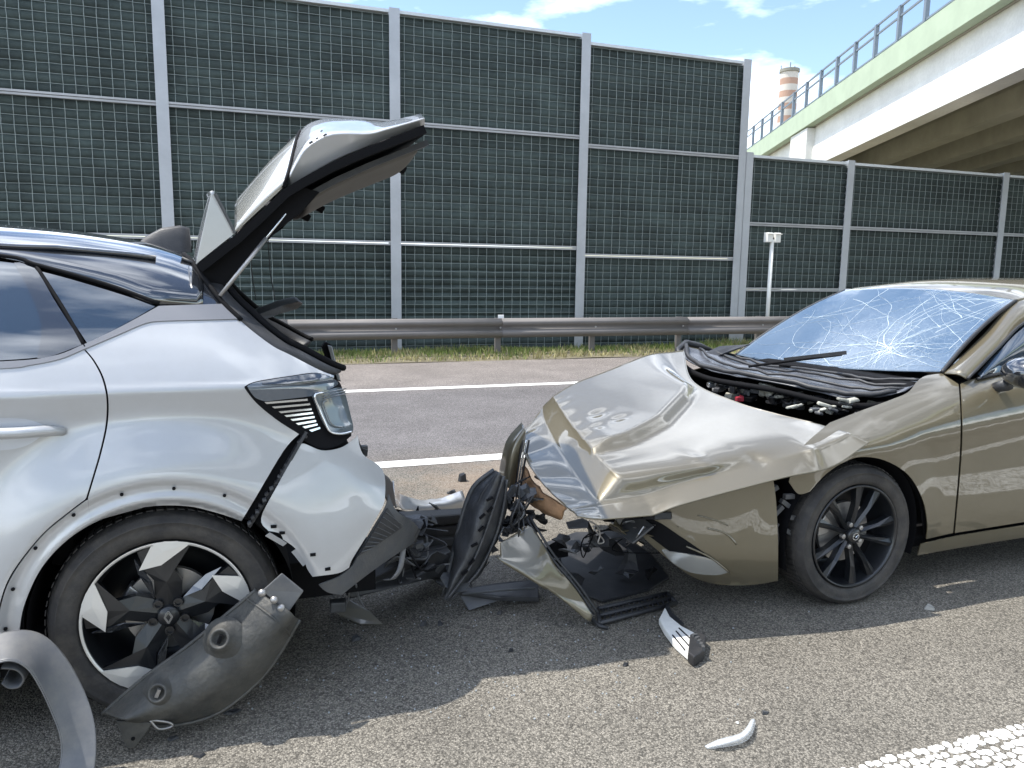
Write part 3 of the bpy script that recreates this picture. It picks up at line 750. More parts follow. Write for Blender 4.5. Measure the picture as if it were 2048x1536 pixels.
def rim_shell(C, rr, w, parent, m, ax=-1):
    return MB().lathe([(rr-.004, -.004), (rr-.004, .006), (rr-.012, .007), (rr-.016, -.004), (rr-.030, -.045), (rr-.034, -w+.02), (rr-.1, -w+.015), (0, -w+.01)], C, (0, ax, 0), 56).build('barrel', m, parent, smooth=True)
def brake(C, parent, ax=-1, r=.14):
    MB().lathe([(0, -.075), (r, -.075), (r, -.095), (0, -.095)], C, (0, ax, 0), 40).build('brake_disc', M_STEEL, parent, smooth=False)
    P = [disc_pt(C, rr_, a_, -.065, ax) for rr_, a_ in [(.085, 2.55), (.15, 2.45), (.155, 2.85), (.15, 3.2), (.09, 3.1)]]
    MB().prism(P, (0, .06*-ax*1.0, 0)).build('caliper', M_STEEL, parent, bevel=.006)
def blade_rim(C, rr, parent, ax=-1, rot=0, emblem=True):
    rim = rim_shell(C, rr, .19, parent, M_RIMBLK, ax); rim.name = 'rim'
    MB().lathe([(rr-.0045, .0072), (rr-.013, .0078), (rr-.0135, .004)], C, (0, ax, 0), 72).build('machined_lip', M_MACH, rim, smooth=True)
    for k in range(5):
        b = radians(90+72*k)+rot
        def Q(r, d, o): return disc_pt(C, r*rr, b+radians(d), o, ax)
        # broad twisted spoke: raised ridge from hub to rim
        top = [Q(.13, 40, -.022), Q(.30, 30, -.022), Q(.50, 17, -.010), Q(.66, 21, -.004), Q(.92, 20, -.006), Q(.96, 6, .001), Q(.96, -18, .001), Q(.66, -6, -.002), Q(.46, -22, -.016), Q(.28, -34, -.024), Q(.13, -40, -.022)]
        ctr = Q(.45, 0, -.002); n = len(top)
        m = MB(); m.add(top+[ctr, Q(.0, 0, -.02)]+[p+Vector((0, -ax*.03, 0)) for p in top], [(i, i+1, n) for i in range(n-1)]+[(n-1, n+1, n), (n+1, 0, n)]+[(i, i+1, n+2+i+1, n+2+i) for i in range(n-1)])
        m.build('spoke', M_RIMBLK, rim)
        # bright facet near the rim
        P = [Q(.975, -17.5, .0035), Q(.985, -8, .0035), Q(.985, 0, .0035), Q(.978, 8, .0035), Q(.71, 25, .0012), Q(.69, 4, .0025)]
        c2 = sum(P, Vector())/len(P)+Vector((0, ax*.003, 0)); m = MB(); m.add(P+[c2], [(i, (i+1) % len(P), len(P)) for i in range(len(P))])
        m.build('machined_facet', M_MACH, rim, solid=.004)
        # leading edge rib catching light
        MB().add([Q(.28, 33, -.012), Q(.50, 20, .0), Q(.86, 24, -.001), Q(.66, 29, -.012), Q(.45, 31, -.018)], [(0, 1, 2, 3, 4)]).build('spoke_rib', M_GLOSSBLK, rim, solid=.004)
        q = disc_pt(C, .195*rr*1.0, b+radians(36), -.012, ax)
        MB().lathe([(.0145, -.012), (.0145, .004), (.010, .004), (.010, -.004), (.0, -.004)], q, (0, ax, 0), 12).build('wheel_nut', M_RIMBLK, rim)
    cap = MB().lathe([(.034, -.02), (.034, -.004), (.029, .001), (0, .003)], C, (0, ax, 0), 28).build('hub_cap', M_RIMBLK, rim, smooth=True)
    if emblem:      # two interlocked lozenge outlines
        for s_ in (-1, 1):
            P = [(-.006*s_, .020), (.005*s_, .0), (-.006*s_, -.020), (-.017*s_, 0)]
            P = [(.0065*s_+x, z) for x, z in P]
            pts = [Vector((C.x+x, C.y+ax*.005, C.z+z)) for x, z in P]
            m = MB()
            for a, b in zip(pts, pts[1:]+pts[:1]): m.bar(a, b, .0042, .003, up=(0, 1, 0))
            m.build('emblem', M_MACH, cap)
    return rim
def wheel(name, C, R, rr, w, parent, kind, ax=-1, rot=0):
    root = bpy.data.objects.new(name, None); COL.objects.link(root); root.parent = parent; root.location = Vector(C)
    root.matrix_parent_inverse = Matrix.Translation(-parent.location)
    tyre(C, R, rr, w, root, ax); brake(C, root, ax)
    (blade_rim if kind == 'blade' else spoke_rim)(C, rr, root, ax, rot)
    return root
# the wheel sits with its outer face at WC
def spoke_rim(C, rr, parent, ax=-1, rot=0):
    rim = rim_shell(C, rr, .19, parent, M_RIMBLK, ax); rim.name = 'rim'
    for k in range(10):
        b = radians(90+36*k)+rot+(radians(4) if k % 2 else -radians(4))
        def Q(r, d, o): return disc_pt(C, r*rr, b+radians(d), o, ax)
        L = [Q(.16, -16, -.030), Q(.30, -8, -.026), Q(.60, -4.6, -.012), Q(.93, -5.5, -.010)]
        Rr = [Q(.16, 16, -.030), Q(.30, 8, -.026), Q(.60, 4.6, -.012), Q(.93, 5.5, -.010)]
        T0 = [Q(.16, 0, -.018), Q(.30, 0, -.012), Q(.60, 0, -.001), Q(.955, 0, .000)]
        L2 = [p+Vector((0, -ax*.03, 0)) for p in L]; R2 = [p+Vector((0, -ax*.03, 0)) for p in Rr]
        MB().grid([L2, L, T0, Rr, R2]).build('spoke', M_RIMBLK, rim)
        if k % 2 == 0:
            q = disc_pt(C, .22*rr, b+radians(22), -.018, ax)
            MB().lathe([(.011, -.012), (.011, .006), (.0, .008)], q, (0, ax, 0), 8).build('wheel_nut', M_STEEL, rim)
    cap = MB().lathe([(.036, -.025), (.036, -.006), (.030, -.001), (0, .001)], C, (0, ax, 0), 28).build('hub_cap', M_RIMBLK, rim, smooth=True)
    el = [Vector((C.x+.017*cos(a), C.y+ax*.003, C.z+.015*sin(a))) for a in [2*pi*i/18 for i in range(19)]]
    MB().tube(el, .0022, 5).build('emblem', M_CHROME, cap)
    MB().tube([Vector((C.x+x, C.y+ax*.003, C.z+z)) for x, z in [(-.016, .003), (-.008, .004), (0, -.005), (.008, .004), (.016, .003)]], .002, 5).build('emblem', M_CHROME, cap)
    return rim
wheel('wheel', Vector((WC.x, 2.605, .353)), .353, .262, .205, SIL, 'blade')
wheel('wheel', Vector((WC.x, 2*CY-2.605, .353)), .353, .262, .205, SIL, 'blade', ax=1)
wheel('wheel', Vector((WC.x-2.64, 2.605, .353)), .353, .262, .205, SIL, 'blade')

# ------------------------------------------------------------------ tailgate, raised
YN = 2.86
def mir(p): return Vector((p.x, 2*CY-p.y, p.z))
def tg_row(near, sh, crown, n=5):
    a = at(*near, Y=YN); b = at(*sh, Y=2.89); c = at(*crown, Y=CY); m_ = b.lerp(c, .62)+(c-b)*0; m_.z += .018
    half = [a, b, m_, c]
    return half+[mir(p) for p in reversed(half[:-1])]
glass_rows = [tg_row((470, 466), (470, 450), (470, 404)), tg_row((524, 415), (522, 392), (540, 322)), tg_row((564, 377), (575, 345), (598, 266))]
def tl_row(near, sh, crown):
    a = at(*near, Y=2.87); b = at(*sh, Y=2.93); c = at(*crown, Y=CY); m_ = b.lerp(c, .62); m_.z += .012
    half = [a, b, m_, c]; return half+[mir(p) for p in reversed(half[:-1])]
tg = sheet('tailgate', [tl_row((577, 353), (581, 336), (602, 261)), tl_row((596, 318), (602, 298), (614, 251)), tl_row((616, 292), (622, 276), (634, 243)), tl_row((663, 268), (664, 259), (664, 239)), tl_row((735, 266), (732, 259), (716, 241)), tl_row((772, 257), (770, 253), (764, 249)), tl_row((848, 235), (846, 234), (838, 233))], M_SILVER, SIL, n=6, solid=.006, wob=.003, wsc=7, seed=2)
crs = [(577, 353), (596, 318), (616, 292), (663, 268), (735, 266), (772, 257), (848, 235)]
sel = [(580, 371), (604, 356), (640, 336), (680, 315), (735, 291), (780, 273), (848, 250)]
for f_ in (lambda p: p, mir):
    A0 = [f_(at(*q, Y=2.868)) for q in crs]; B0 = [f_(at(*q, Y=2.905)) for q in sel]
    sheet('tailgate_side', [A0, [a.lerp(b, .5) for a, b in zip(A0, B0)], B0], M_SILVER, tg, n=5, solid=.006)
for x, y, w_ in ((622, 285, .016), (634, 277, .010), (650, 270, .014), (643, 262, .008)):
    c = at(x, y, Y=2.86); MB().box(c, (w_, .004, w_*.45), Matrix.Rotation(-.6, 3, 'Y')).build('dent_reflection', M_DKGREY, tg)  # small dark boxes imitate the dark reflections in dents
# dark linings of the window pillars
pl = [(392, 532), (470, 472), (524, 424), (566, 383), (600, 372), (640, 384), (600, 428), (560, 456), (520, 498), (475, 552), (442, 590), (420, 566)]
MB().prism([at(*q, Y=2.90) for q in pl], (0, .05, 0)).build('pillar_lining', M_DEEP, tg, bevel=.004)
MB().prism([mir(at(*q, Y=2.90)) for q in pl], (0, -.05, 0)).build('pillar_lining', M_DEEP, tg, bevel=.004)
M_RGL = mat('rear_glass', (.40, .39, .35), .20, spec=.9, coat=1, coatr=.02); M_RGL.node_tree.nodes['Principled BSDF'].inputs['Coat IOR'].default_value = 1.7  # cream base colour imitates the bright sky reflection on the glass
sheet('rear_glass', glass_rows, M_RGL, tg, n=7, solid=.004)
MB().tube([p for p in cr(tg_row((566, 375), (577, 343), (600, 263)), 6)], .006, 6).build('glass_seal', M_DEEP, tg, smooth=True)
# spoiler wedge
def yx(pt, Y): return at(*pt, Y=Y)
sp_a, sp_b, sp_c = yx((392, 528), YN), yx((424, 381), YN), yx((470, 466), YN)
def crown(p, d, b): return [p+Vector((0, (2*CY-2*YN)*t, 0))+d*(4*t*(1-t))*b for t in (0, .08, .25, .5, .75, .92, 1)]
nrm = Vector((-.5, 0, .35))
sheet('spoiler', [crown(sp_a, nrm, .06), crown(sp_a.lerp(sp_b, .5), nrm, .06), crown(sp_b, nrm, .05)], M_SILVER, tg, n=4, solid=.008)
sheet('spoiler_underside', [crown(sp_b, nrm, .05), crown(sp_b.lerp(sp_c, .5), nrm, .06), crown(sp_c, nrm, .10)], M_SILVER, tg, n=4, solid=.008)
for f_ in (lambda p: p, mir):
    MB().add([f_(sp_a), f_(sp_b), f_(sp_c)], [(0, 1, 2)]).build('spoiler_cheek', M_SILVER, tg, solid=.006)
MB().tube([sp_b+Vector((.01, .0, -.01)), sp_c], .006, 6).build('spoiler_seam', M_DKGREY, tg)
# glass pillar cheek between spoiler and lower panel
# inner frame and lining
seal = [(392, 530), (470, 470), (524, 420), (566, 379), (604, 356), (660, 326), (726, 297), (790, 272), (847, 250)]
sealP = [at(*q, Y=YN) for q in seal]
inn = Vector((.030, 0, -.045))
def across(P, d, y0, y1, bow=0.0): return [Vector((P.x, y0+(y1-y0)*t, P.z))+d+inn*bow*4*t*(1-t) for t in (0, .25, .5, .75, 1)]
rowsA = [across(p, inn*.3, YN+.005, 2*CY-YN-.005, .6) for p in sealP[3:]]
MB().grid([across(p, inn*.0, YN-.002, YN+.06) for p in sealP]).build('seal_flange', M_DEEP, tg, solid=.03)
MB().grid([across(p, inn*.0, 2*CY-YN-.06, 2*CY-YN+.002) for p in sealP]).build('seal_flange', M_DEEP, tg, solid=.03)
MB().grid([across(p, inn*.35, YN+.03, 2*CY-YN-.03, .1) for p in sealP]).build('inner_frame', M_DEEP, tg, smooth=True, solid=.01)
lin = sheet('lining', [across(p, inn*1.0, YN+.10, 2*CY-YN-.06, .6) for p in [sealP[4].lerp(sealP[3], .2)]+sealP[5:8]+[sealP[8].lerp(sealP[7], .35)]], M_INTRIM, tg, n=4, solid=.02)
MB().grid([across(p, inn*.9, YN+.06, YN+.13) for p in sealP[4:]]).build('lining_edge', M_BLKPL, tg, solid=.02)
for (x, y, Y) in [(640, 417, 3.95), (803, 338, 3.7), (612, 434, 3.98)]:
    p = at(x, y, Y=Y); MB().box(p, (.04, .04, .035), Matrix.Rotation(.5, 3, 'Y')).build('buffer', M_DEEP, tg, bevel=.006)
p = at(590, 290, Y=3.9); MB().tube([p, p+Vector((-.03, 0, .02))], .012, 8).build('wiper_pivot', M_BLKPL, tg)
rr_ = at(650, 262, Y=3.02)
# dented spot on the raised panel
# struts and straps
A, B = at(440, 592, Y=2.80), at(603, 388, Y=2.93)
st = MB().tube([A, A.lerp(B, .55)], .0075, 8).build('gas_strut', M_STEEL, SIL, smooth=True)
MB().tube([A.lerp(B, .5), B], .004, 8).build('strut_rod', M_CHROME, st, smooth=True)
A, B = mir(at(440, 592, Y=2.80)), mir(at(603, 388, Y=2.93))
st = MB().tube([A, A.lerp(B, .55)], .0105, 8).build('gas_strut', M_BLKPL, SIL, smooth=True)
MB().tube([A.lerp(B, .5), B], .0055, 8).build('strut_rod', M_BLKPL, st, smooth=True)
for x0, x1 in ((500, 512), (536, 550)):
    MB().tube([at(x0, 480, Y=3.3), at((x0+x1)/2-3, 540, Y=3.3), at(x1, 600, Y=3.3)], .0022, 5).build('shelf_cord', M_BLKPL, SIL)
# opening frame
hp_ = [(388, 530), (418, 570), (446, 606), (484, 642), (508, 664), (549, 695), (583, 712), (641, 742), (668, 752)]
HP = [hit(x, y, gC)+Vector((0, .02, -.004)) for x, y in hp_]
for f_ in (lambda p: p, mir):
    MB().grid([[f_(p+Vector((.000, .0, .0))), f_(p+Vector((.035, .035, .016))), f_(p+Vector((.035, .09, .016))), f_(p+Vector((-.03, .10, -.03)))] for p in cr(HP, 3)]).build('hatch_frame', M_BLKPL, SIL, smooth=True, solid=.01)
    MB().tube([f_(p+Vector((.045, .06, .022))) for p in cr(HP[1:], 3)], .012, 8).build('hatch_seal', M_DEEP, SIL, smooth=True)
zb = HP[-1]
MB().grid([[Vector((zb.x+o, y, zb.z+z)) for o, z in ((-.08, -.02), (.0, .0), (.02, -.05), (.015, -.30), (-.02, -.42))] for y in (2.80, 3.1, 3.46, 3.8, 4.12)]).build('rear_panel', M_BLKPL, SIL, smooth=True, solid=.01)
MB().grid([[Vector((-.12+o, y, 1.49+z)) for o, z in ((-.05, .03), (.02, .0), (.0, -.05), (-.06, -.06))] for y in (2.98, 3.2, 3.46, 3.7, 3.94)]).build('roof_header', M_BLKPL, SIL, smooth=True, solid=.01)
# parcel shelf knocked loose, hanging out of the opening
P = [at(486, 640, Y=2.95), at(560, 612, Y=3.0), at(598, 603, Y=3.05), at(607, 606, Y=3.1), at(595, 618, Y=3.1), at(560, 628, Y=3.0), at(500, 652, Y=2.95)]
MB().prism(P, (.02, .55, .0)).build('parcel_shelf', M_BLKPL, SIL, bevel=.006)

# remnant of the far tail lamp sticking up past the opening
P = [at(x, y, Y=3.85) for x, y in [(644, 694), (651, 684), (664, 690), (671, 718), (682, 764), (668, 758), (656, 728)]]
rem = MB().prism(P, (.0, .05, 0)).build('lamp_remnant', M_DEEP, SIL, bevel=.004)
P = [at(x, y, Y=3.83) for x, y in [(655, 690), (664, 692), (671, 720), (681, 762), (675, 760), (664, 722)]]
MB().prism(P, (.0, .02, 0)).build('remnant_lens', M_LENS, rem, bevel=.003)
# ------------------------------------------------------------------ gold saloon
M_GOLD = mat('champagne_paint', (.138, .117, .074), .42, metal=.25, coat=1, coatr=.035, rvar=.03, vscale=30)
M_GOLD.node_tree.nodes['Principled BSDF'].inputs['Coat IOR'].default_value = 1.72
M_GLASSX = None
GYC = 3.46
GLD = empty('gold_saloon', (2.59, GYC, 0), 'champagne gold saloon with crumpled bonnet and cracked windscreen', 'car')
G_INS = [(.12, .11), (.20, .075), (.30, .050), (.45, .042), (.60, .034), (.69, .016), (.72, .006), (.745, .002), (.775, .006), (.83, .024), (.88, .036), (1.0, .055), (1.2, .10)]
G_XF = [(.12, 1.72), (.2, 1.62), (.35, 1.55), (.5, 1.56), (.65, 1.62), (.8, 1.75), (1.0, 1.9)]
G_ZR = [(1.5, .74), (2.0, .80), (2.44, .885), (2.8, .965), (3.24, 1.065), (3.6, 1.12), (4.3, 1.14), (5.5, 1.12)]
GW = Vector((2.60, 2.6, .325))
def gM(p):
    z = p.z; sh = .11*max(0, p.x-2.7)
    ins = interp(z-(sh if z > .5 else sh*max(0, (z-.2)/.3)), G_INS)
    r = hypot(p.x-GW.x, z-GW.z)
    if r < .6: ins -= .022*(1-sstep(.37, .56, r))
    y = min(p.y, 2*GYC-p.y)
    ys = 2.585+ins; xf = interp(z, G_XF); zr = interp(p.x, G_ZR); a = .55
    u = max(0, (xf+.60-p.x)/.60); v = max(0, (ys+a-y)/a); w = max(0, (z-(zr-.22))/.22)
    return (u**2.4+v**2.4+w**2.4)**(1/2.4)-1
dcut = [(1917, 768), (1921, 830), (1920, 900), (1914, 980), (1906, 1066)]
arch = [(1853, 1078), (1855, 1050), (1846, 1000), (1817, 950), (1770, 921), (1722, 914), (1685, 926), (1650, 950), (1620, 983)]
fender = panel('front_wing', segs([(1660, 845), (1720, 822), (1780, 800), (1815, 785), (1832, 765)], [(1832, 765), (1850, 752), (1884, 747)], [(1884, 747), (1917, 768)], dcut, [(1906, 1066), (1853, 1078)], arch, [(1620, 983), (1597, 988), (1578, 964)], [(1578, 964), (1600, 900), (1660, 845)]), gM, M_GOLD, GLD, sp=7.5, mirror=GYC)
dc2 = [(x+4, y) for x, y in dcut]
gdoor = panel('front_door', segs(list(reversed(dc2)), [(1921, 768), (1950, 757), (2048, 738), (2330, 690)], [(2330, 690), (2330, 1000)], [(2330, 1000), (2048, 1044), (1910, 1066)]), gM, M_GOLD, GLD, sp=8, mirror=GYC)
panel('side_sill', segs([(1838, 1086), (1910, 1070), (2048, 1048), (2330, 1004)], [(2330, 1004), (2330, 1030)], [(2330, 1030), (2048, 1072), (1910, 1094), (1832, 1108)], [(1832, 1108), (1838, 1086)]), gM, M_GOLD, GLD, sp=11, off=.010, mirror=GYC)
panel('body_shell', segs([(1660, 850), (1815, 792), (1884, 752), (2048, 745), (2330, 700)], [(2330, 700), (2330, 1000)], [(2330, 1000), (2048, 1045), (1860, 1082)], [(1860, 1082), (1850, 1000), (1800, 932), (1722, 908), (1660, 938), (1600, 985)], [(1600, 985), (1660, 850)]), gM, M_DEEP, GLD, sp=16, off=-.03, thick=.006, mirror=GYC)
wheel('wheel', Vector((GW.x, 2.607, .325)), .325, .243, .21, GLD, 'spokes')
wheel('wheel', Vector((GW.x, 2*GYC-2.607, .325)), .325, .243, .21, GLD, 'spokes', ax=1)
wheel('wheel', Vector((GW.x+2.72, 2.607, .325)), .325, .243, .21, GLD, 'spokes')
MB().lathe([(.375, .02), (.375, .36), (.0, .36)], (GW.x, 2.60, GW.z), (0, 1, 0), 36, -.35, pi+.35).build('wheel_housing', M_DEEP, GLD, smooth=True)
# rest of the car towards the rear, outside the picture
rows = []
for X, hw, zb, zt in [(4.10, .842, .22, 1.06), (4.8, .868, .20, 1.07), (5.4, .88, .20, 1.08), (5.9, .86, .25, 1.06), (6.25, .80, .32, 1.0), (6.35, .70, .40, .85)]:
    rows.append([Vector((X, GYC+hw*s_*q, zb+(zt-zb)*t_)) for s_, q, t_ in [(-1, .93, 0), (-1, 1, .2), (-1, 1, .62), (-1, .96, .85), (-1, .86, 1.0), (1, .86, 1.0), (1, .96, .85), (1, 1, .62), (1, 1, .2), (1, .93, 0)]])
MB().grid(rows).build('rear_body', M_GOLD, GLD, smooth=True)
MB().box((3.7, GYC, .24), (2.6, 1.5, .1)).build('underbody', M_DEEP, GLD)
# windscreen
def ws(t, k):        # t: bottom to top, k: far to near
    B = [at(1472, 710, Y=4.14), at(1555, 728, Y=3.83), at(1660, 737, Y=3.46), at(1780, 743, Y=3.08), at(1884, 745, Y=2.80)]
    T = [at(1690, 581, Y=3.96), at(1765, 578, Y=3.72), at(1850, 579, Y=3.46), at(1945, 588, Y=3.18), at(2032, 602, Y=2.97)]
    p = B[k].lerp(T[k], t); p.z += .035*4*t*(1-t); return p
WS = [[ws(t, k) for k in range(5)] for t in (0, .25, .5, .75, 1)]
def cracked():
    m = bpy.data.materials.new('cracked_windscreen'); m.use_nodes = True; t = m.node_tree; p = t.nodes['Principled BSDF']; l = t.links.new
    g = N(t, 'ShaderNodeNewGeometry')
    v = N(t, 'ShaderNodeTexVoronoi', feature='DISTANCE_TO_EDGE'); v.inputs['Scale'].default_value = 16; l(g.outputs['Position'], v.inputs['Vector'])
    n = N(t, 'ShaderNodeTexNoise'); n.inputs['Scale'].default_value = 3.2; n.inputs['Detail'].default_value = 5; l(g.outputs['Position'], n.inputs['Vector'])
    # frosting of crushed glass round the impact
    d = N(t, 'ShaderNodeVectorMath', operation='DISTANCE'); d.inputs[1].default_value = IMPACT; l(g.outputs['Position'], d.inputs[0])
    r = N(t, 'ShaderNodeMapRange'); r.inputs['From Min'].default_value = .05; r.inputs['From Max'].default_value = .75; r.inputs['To Min'].default_value = .30; r.inputs['To Max'].default_value = .20; l(d.outputs['Value'], r.inputs['Value'])
    mu = N(t, 'ShaderNodeMath', operation='MULTIPLY'); l(r.outputs[0], mu.inputs[0]); l(n.outputs['Fac'], mu.inputs[1])
    v.inputs['Scale'].default_value = 34
    dn = N(t, 'ShaderNodeTexNoise'); dn.inputs['Scale'].default_value = 9; l(g.outputs['Position'], dn.inputs['Vector'])
    va = N(t, 'ShaderNodeVectorMath', operation='MULTIPLY_ADD'); va.inputs[1].default_value = (.12, .12, .12); l(dn.outputs['Color'], va.inputs[0]); l(g.outputs['Position'], va.inputs[2]); l(va.outputs[0], v.inputs['Vector'])
    ce = N(t, 'ShaderNodeMapRange'); ce.inputs['From Min'].default_value = .012; ce.inputs['From Max'].default_value = .05; ce.inputs['To Min'].default_value = 1; ce.inputs['To Max'].default_value = 0; l(v.outputs['Distance'], ce.inputs['Value'])
    cm = N(t, 'ShaderNodeMapRange'); cm.inputs['From Min'].default_value = .12; cm.inputs['From Max'].default_value = .62; cm.inputs['To Min'].default_value = .42; cm.inputs['To Max'].default_value = .12; l(d.outputs['Value'], cm.inputs['Value'])
    cx = N(t, 'ShaderNodeMath', operation='MULTIPLY'); l(ce.outputs[0], cx.inputs[0]); l(cm.outputs[0], cx.inputs[1])
    sm = N(t, 'ShaderNodeMath', operation='MAXIMUM'); l(cx.outputs[0], sm.inputs[0]); l(mu.outputs[0], sm.inputs[1]); mu = sm
    mxn = N(t, 'ShaderNodeMix', data_type='RGBA'); mxn.inputs['A'].default_value = (.03, .07, .13, 1); mxn.inputs['B'].default_value = (.50, .56, .59, 1)
    l(mu.outputs[0], mxn.inputs['Factor']); l(mxn.outputs['Result'], p.inputs['Base Color'])
    p.inputs['Roughness'].default_value = .10; p.inputs['Specular IOR Level'].default_value = .6; p.inputs['IOR'].default_value = 1.5
    p.inputs['Coat Weight'].default_value = .5; p.inputs['Coat Roughness'].default_value = .03; p.inputs['Coat IOR'].default_value = 1.55
    b = N(t, 'ShaderNodeBump'); b.inputs['Strength'].default_value = .5; b.inputs['Distance'].default_value = .025; l(n.outputs['Fac'], b.inputs['Height']); l(b.outputs[0], p.inputs['Normal'])
    return m
A_ = [cr(r, 8) for r in WS]; WSD = [cr([A_[i][j] for i in range(5)], 8) for j in range(len(A_[0]))]   # [far->near][bottom->top]
def wsp(u, t):       # u far->near 0..1, t bottom->top 0..1
    a = min(max(u, 0), 1)*(len(WSD)-1); b = min(max(t, 0), 1)*(len(WSD[0])-1); i = min(int(a), len(WSD)-2); j = min(int(b), len(WSD[0])-2); fa, fb = a-i, b-j
    return (WSD[i][j]*(1-fa)+WSD[i+1][j]*fa)*(1-fb)+(WSD[i][j+1]*(1-fa)+WSD[i+1][j+1]*fa)*fb
IMPACT = tuple(wsp(.66, .22))
wmesh = MB().grid(WSD)
screen = wmesh.build('windscreen', cracked(), GLD, smooth=True, solid=.006)
wn = (WSD[17][1]-WSD[16][0]).cross(WSD[16][1]-WSD[16][0]); wn = wn.normalized(); wn = wn if wn.z > 0 else -wn
M_CRACK = mat('crushed_glass', (.78, .86, .90), .5)
rn = random.Random(21)
def crack(u, t, a, ln, w, wig=.16, fork=0):
    m = MB(); pts = [(u, t)]; st = .022
    while ln > 0 and 0.01 < u < .99 and .01 < t < .99:
        a += rn.gauss(0, wig); u += cos(a)*st; t += sin(a)*st*1.5; ln -= st; pts.append((u, t))
    pts = [p for p in pts if 0.0 <= p[0] <= 1 and 0 <= p[1] <= 1]
    if len(pts) < 2: return
    P = [wsp(*p)+wn*.0078 for p in pts]; n = len(P); vs = []
    for i, p in enumerate(P):
        d = (P[min(i+1, n-1)]-P[max(i-1, 0)]).normalized(); s_ = wn.cross(d); q = w*(1-.75*i/n)*rn.uniform(.6, 1.3)
        vs += [p-s_*q, p+wn*.0012, p+s_*q]
    m.add(vs, [(3*i+k, 3*i+k+1, 3*i+k+4, 3*i+k+3) for i in range(n-1) for k in (0, 1)])
    m.build('crack', M_CRACK, screen, recalc=False)
for k in range(34):
    crack(.66+rn.gauss(0, .02), .22+rn.gauss(0, .03), 2*pi*k/34+rn.uniform(-.1, .1), rn.uniform(.25, .9), rn.uniform(.0007, .0018))
for k in range(9):                     # rings round the impact
    R_ = .05+.055*k; a0 = rn.uniform(0, 6); 
    for s_ in range(3):
        a = a0+s_*2.1; crack(.66+R_*cos(a), .22+R_*sin(a)*1.5, a+pi/2, R_*rn.uniform(.8, 1.7), .0010, wig=.05)
for u, t, a, l_ in [(.95, .9, pi, .7), (.9, .95, 3.6, .5), (.97, .6, 2.9, .6), (.98, .3, 2.6, .4), (.3, .97, -1.3, .5), (.2, .8, -.3, .8), (.45, .99, -1.0, .6), (.62, .99, -1.5, .8), (.75, .98, -1.9, .7), (.1, .5, .2, .5), (.93, .98, 3.9, .9), (.85, .6, 2.3, .5), (.8, .4, 1.2, .5), (.7, .7, .2, .4), (.99, .75, 3.3, .5), (.96, .98, 4.3, .9)]:
    crack(u, t, a, l_, .0011, wig=.07)
# black border of the screen, roof and pillars
MB().tube([p+wn*.002 for p in WSD[-1]], .010, 6).build('screen_seal', M_BLKPL, GLD, smooth=True)
MB().tube([p+wn*.002 for p in WSD[0]], .008, 6).build('screen_seal', M_BLKPL, GLD, smooth=True)
rx = [0, .12, .35, .8, 1.3, 1.8]
rowsR = []
for i, dx in enumerate(rx):
    r = []
    for k in range(5):
        p = ws(1, k).copy(); f = k/4*2-1
        q = Vector((p.x+dx+(.0 if i == 0 else .1*f*f*0), GYC-(GYC-p.y)*(1+.02*i), p.z+[.004, .034, .062, .075, .06, .0][i]-(.012*i*abs(f)**3)))
        r.append(q)
    rowsR.append(r)
roof_g = sheet('roof', rowsR, M_GOLD, GLD, n=6, solid=.008)
def pil(mirr):
    f_ = (lambda p: Vector((p.x, 2*GYC-p.y, p.z))) if mirr else (lambda p: p)
    inn_ = [at(1888, 746, Y=2.79), at(1962, 673, Y=2.885), at(2034, 603, Y=2.965), rowsR[2][4], rowsR[3][4], rowsR[4][4], rowsR[5][4]]
    out_ = [at(1934, 757, Y=2.69), at(2000, 690, Y=2.775), at(2050, 643, Y=2.84), at(2150, 595, Y=2.88), rowsR[3][4]+Vector((0, -.06, -.07)), rowsR[4][4]+Vector((0, -.06, -.075)), rowsR[5][4]+Vector((0, -.06, -.08))]
    mid = [(a+b)/2+Vector((-.012, -.022, .012)) for a, b in zip(inn_, out_)]
    sheet('roof_pillar', [[f_(p) for p in inn_], [f_(p) for p in mid], [f_(p) for p in out_]], M_GOLD, GLD, n=6, solid=.008)
    bot = [at(1952, 757, Y=2.70), at(2048, 737, Y=2.70), at(2330, 688, Y=2.70), at(2330, 688, Y=2.70)+Vector((.7, 0, 0)), at(2330, 688, Y=2.70)+Vector((1.3, .02, .02))]
    top = [at(1955, 750, Y=2.71), at(2048, 650, Y=2.84), at(2150, 600, Y=2.88), rowsR[4][4]+Vector((0, -.055, -.08)), rowsR[5][4]+Vector((0, -.055, -.085))]
    sheet('side_glass', [[f_(p) for p in bot], [f_((a+b)/2+Vector((0, -.02, 0))) for a, b in zip(bot, top)], [f_(p) for p in top]], M_TINT, GLD, n=5, solid=.004)
    MB().tube([f_(p+Vector((0, -.006, 0))) for p in cr(bot, 4)], .008, 6).build('window_seal', M_BLKPL, GLD, smooth=True)
    MB().tube([f_(p+Vector((0, -.004, 0))) for p in cr(out_, 4)], .008, 6).build('window_seal', M_BLKPL, GLD, smooth=True)
pil(False); pil(True)
MB().grid([[Vector((5.5, GYC+s_*.62, 1.40)), Vector((6.0, GYC+s_*.7, 1.08))] for s_ in (-1, -.5, 0, .5, 1)]).build('rear_window', M_TINT, GLD, smooth=True, solid=.005)
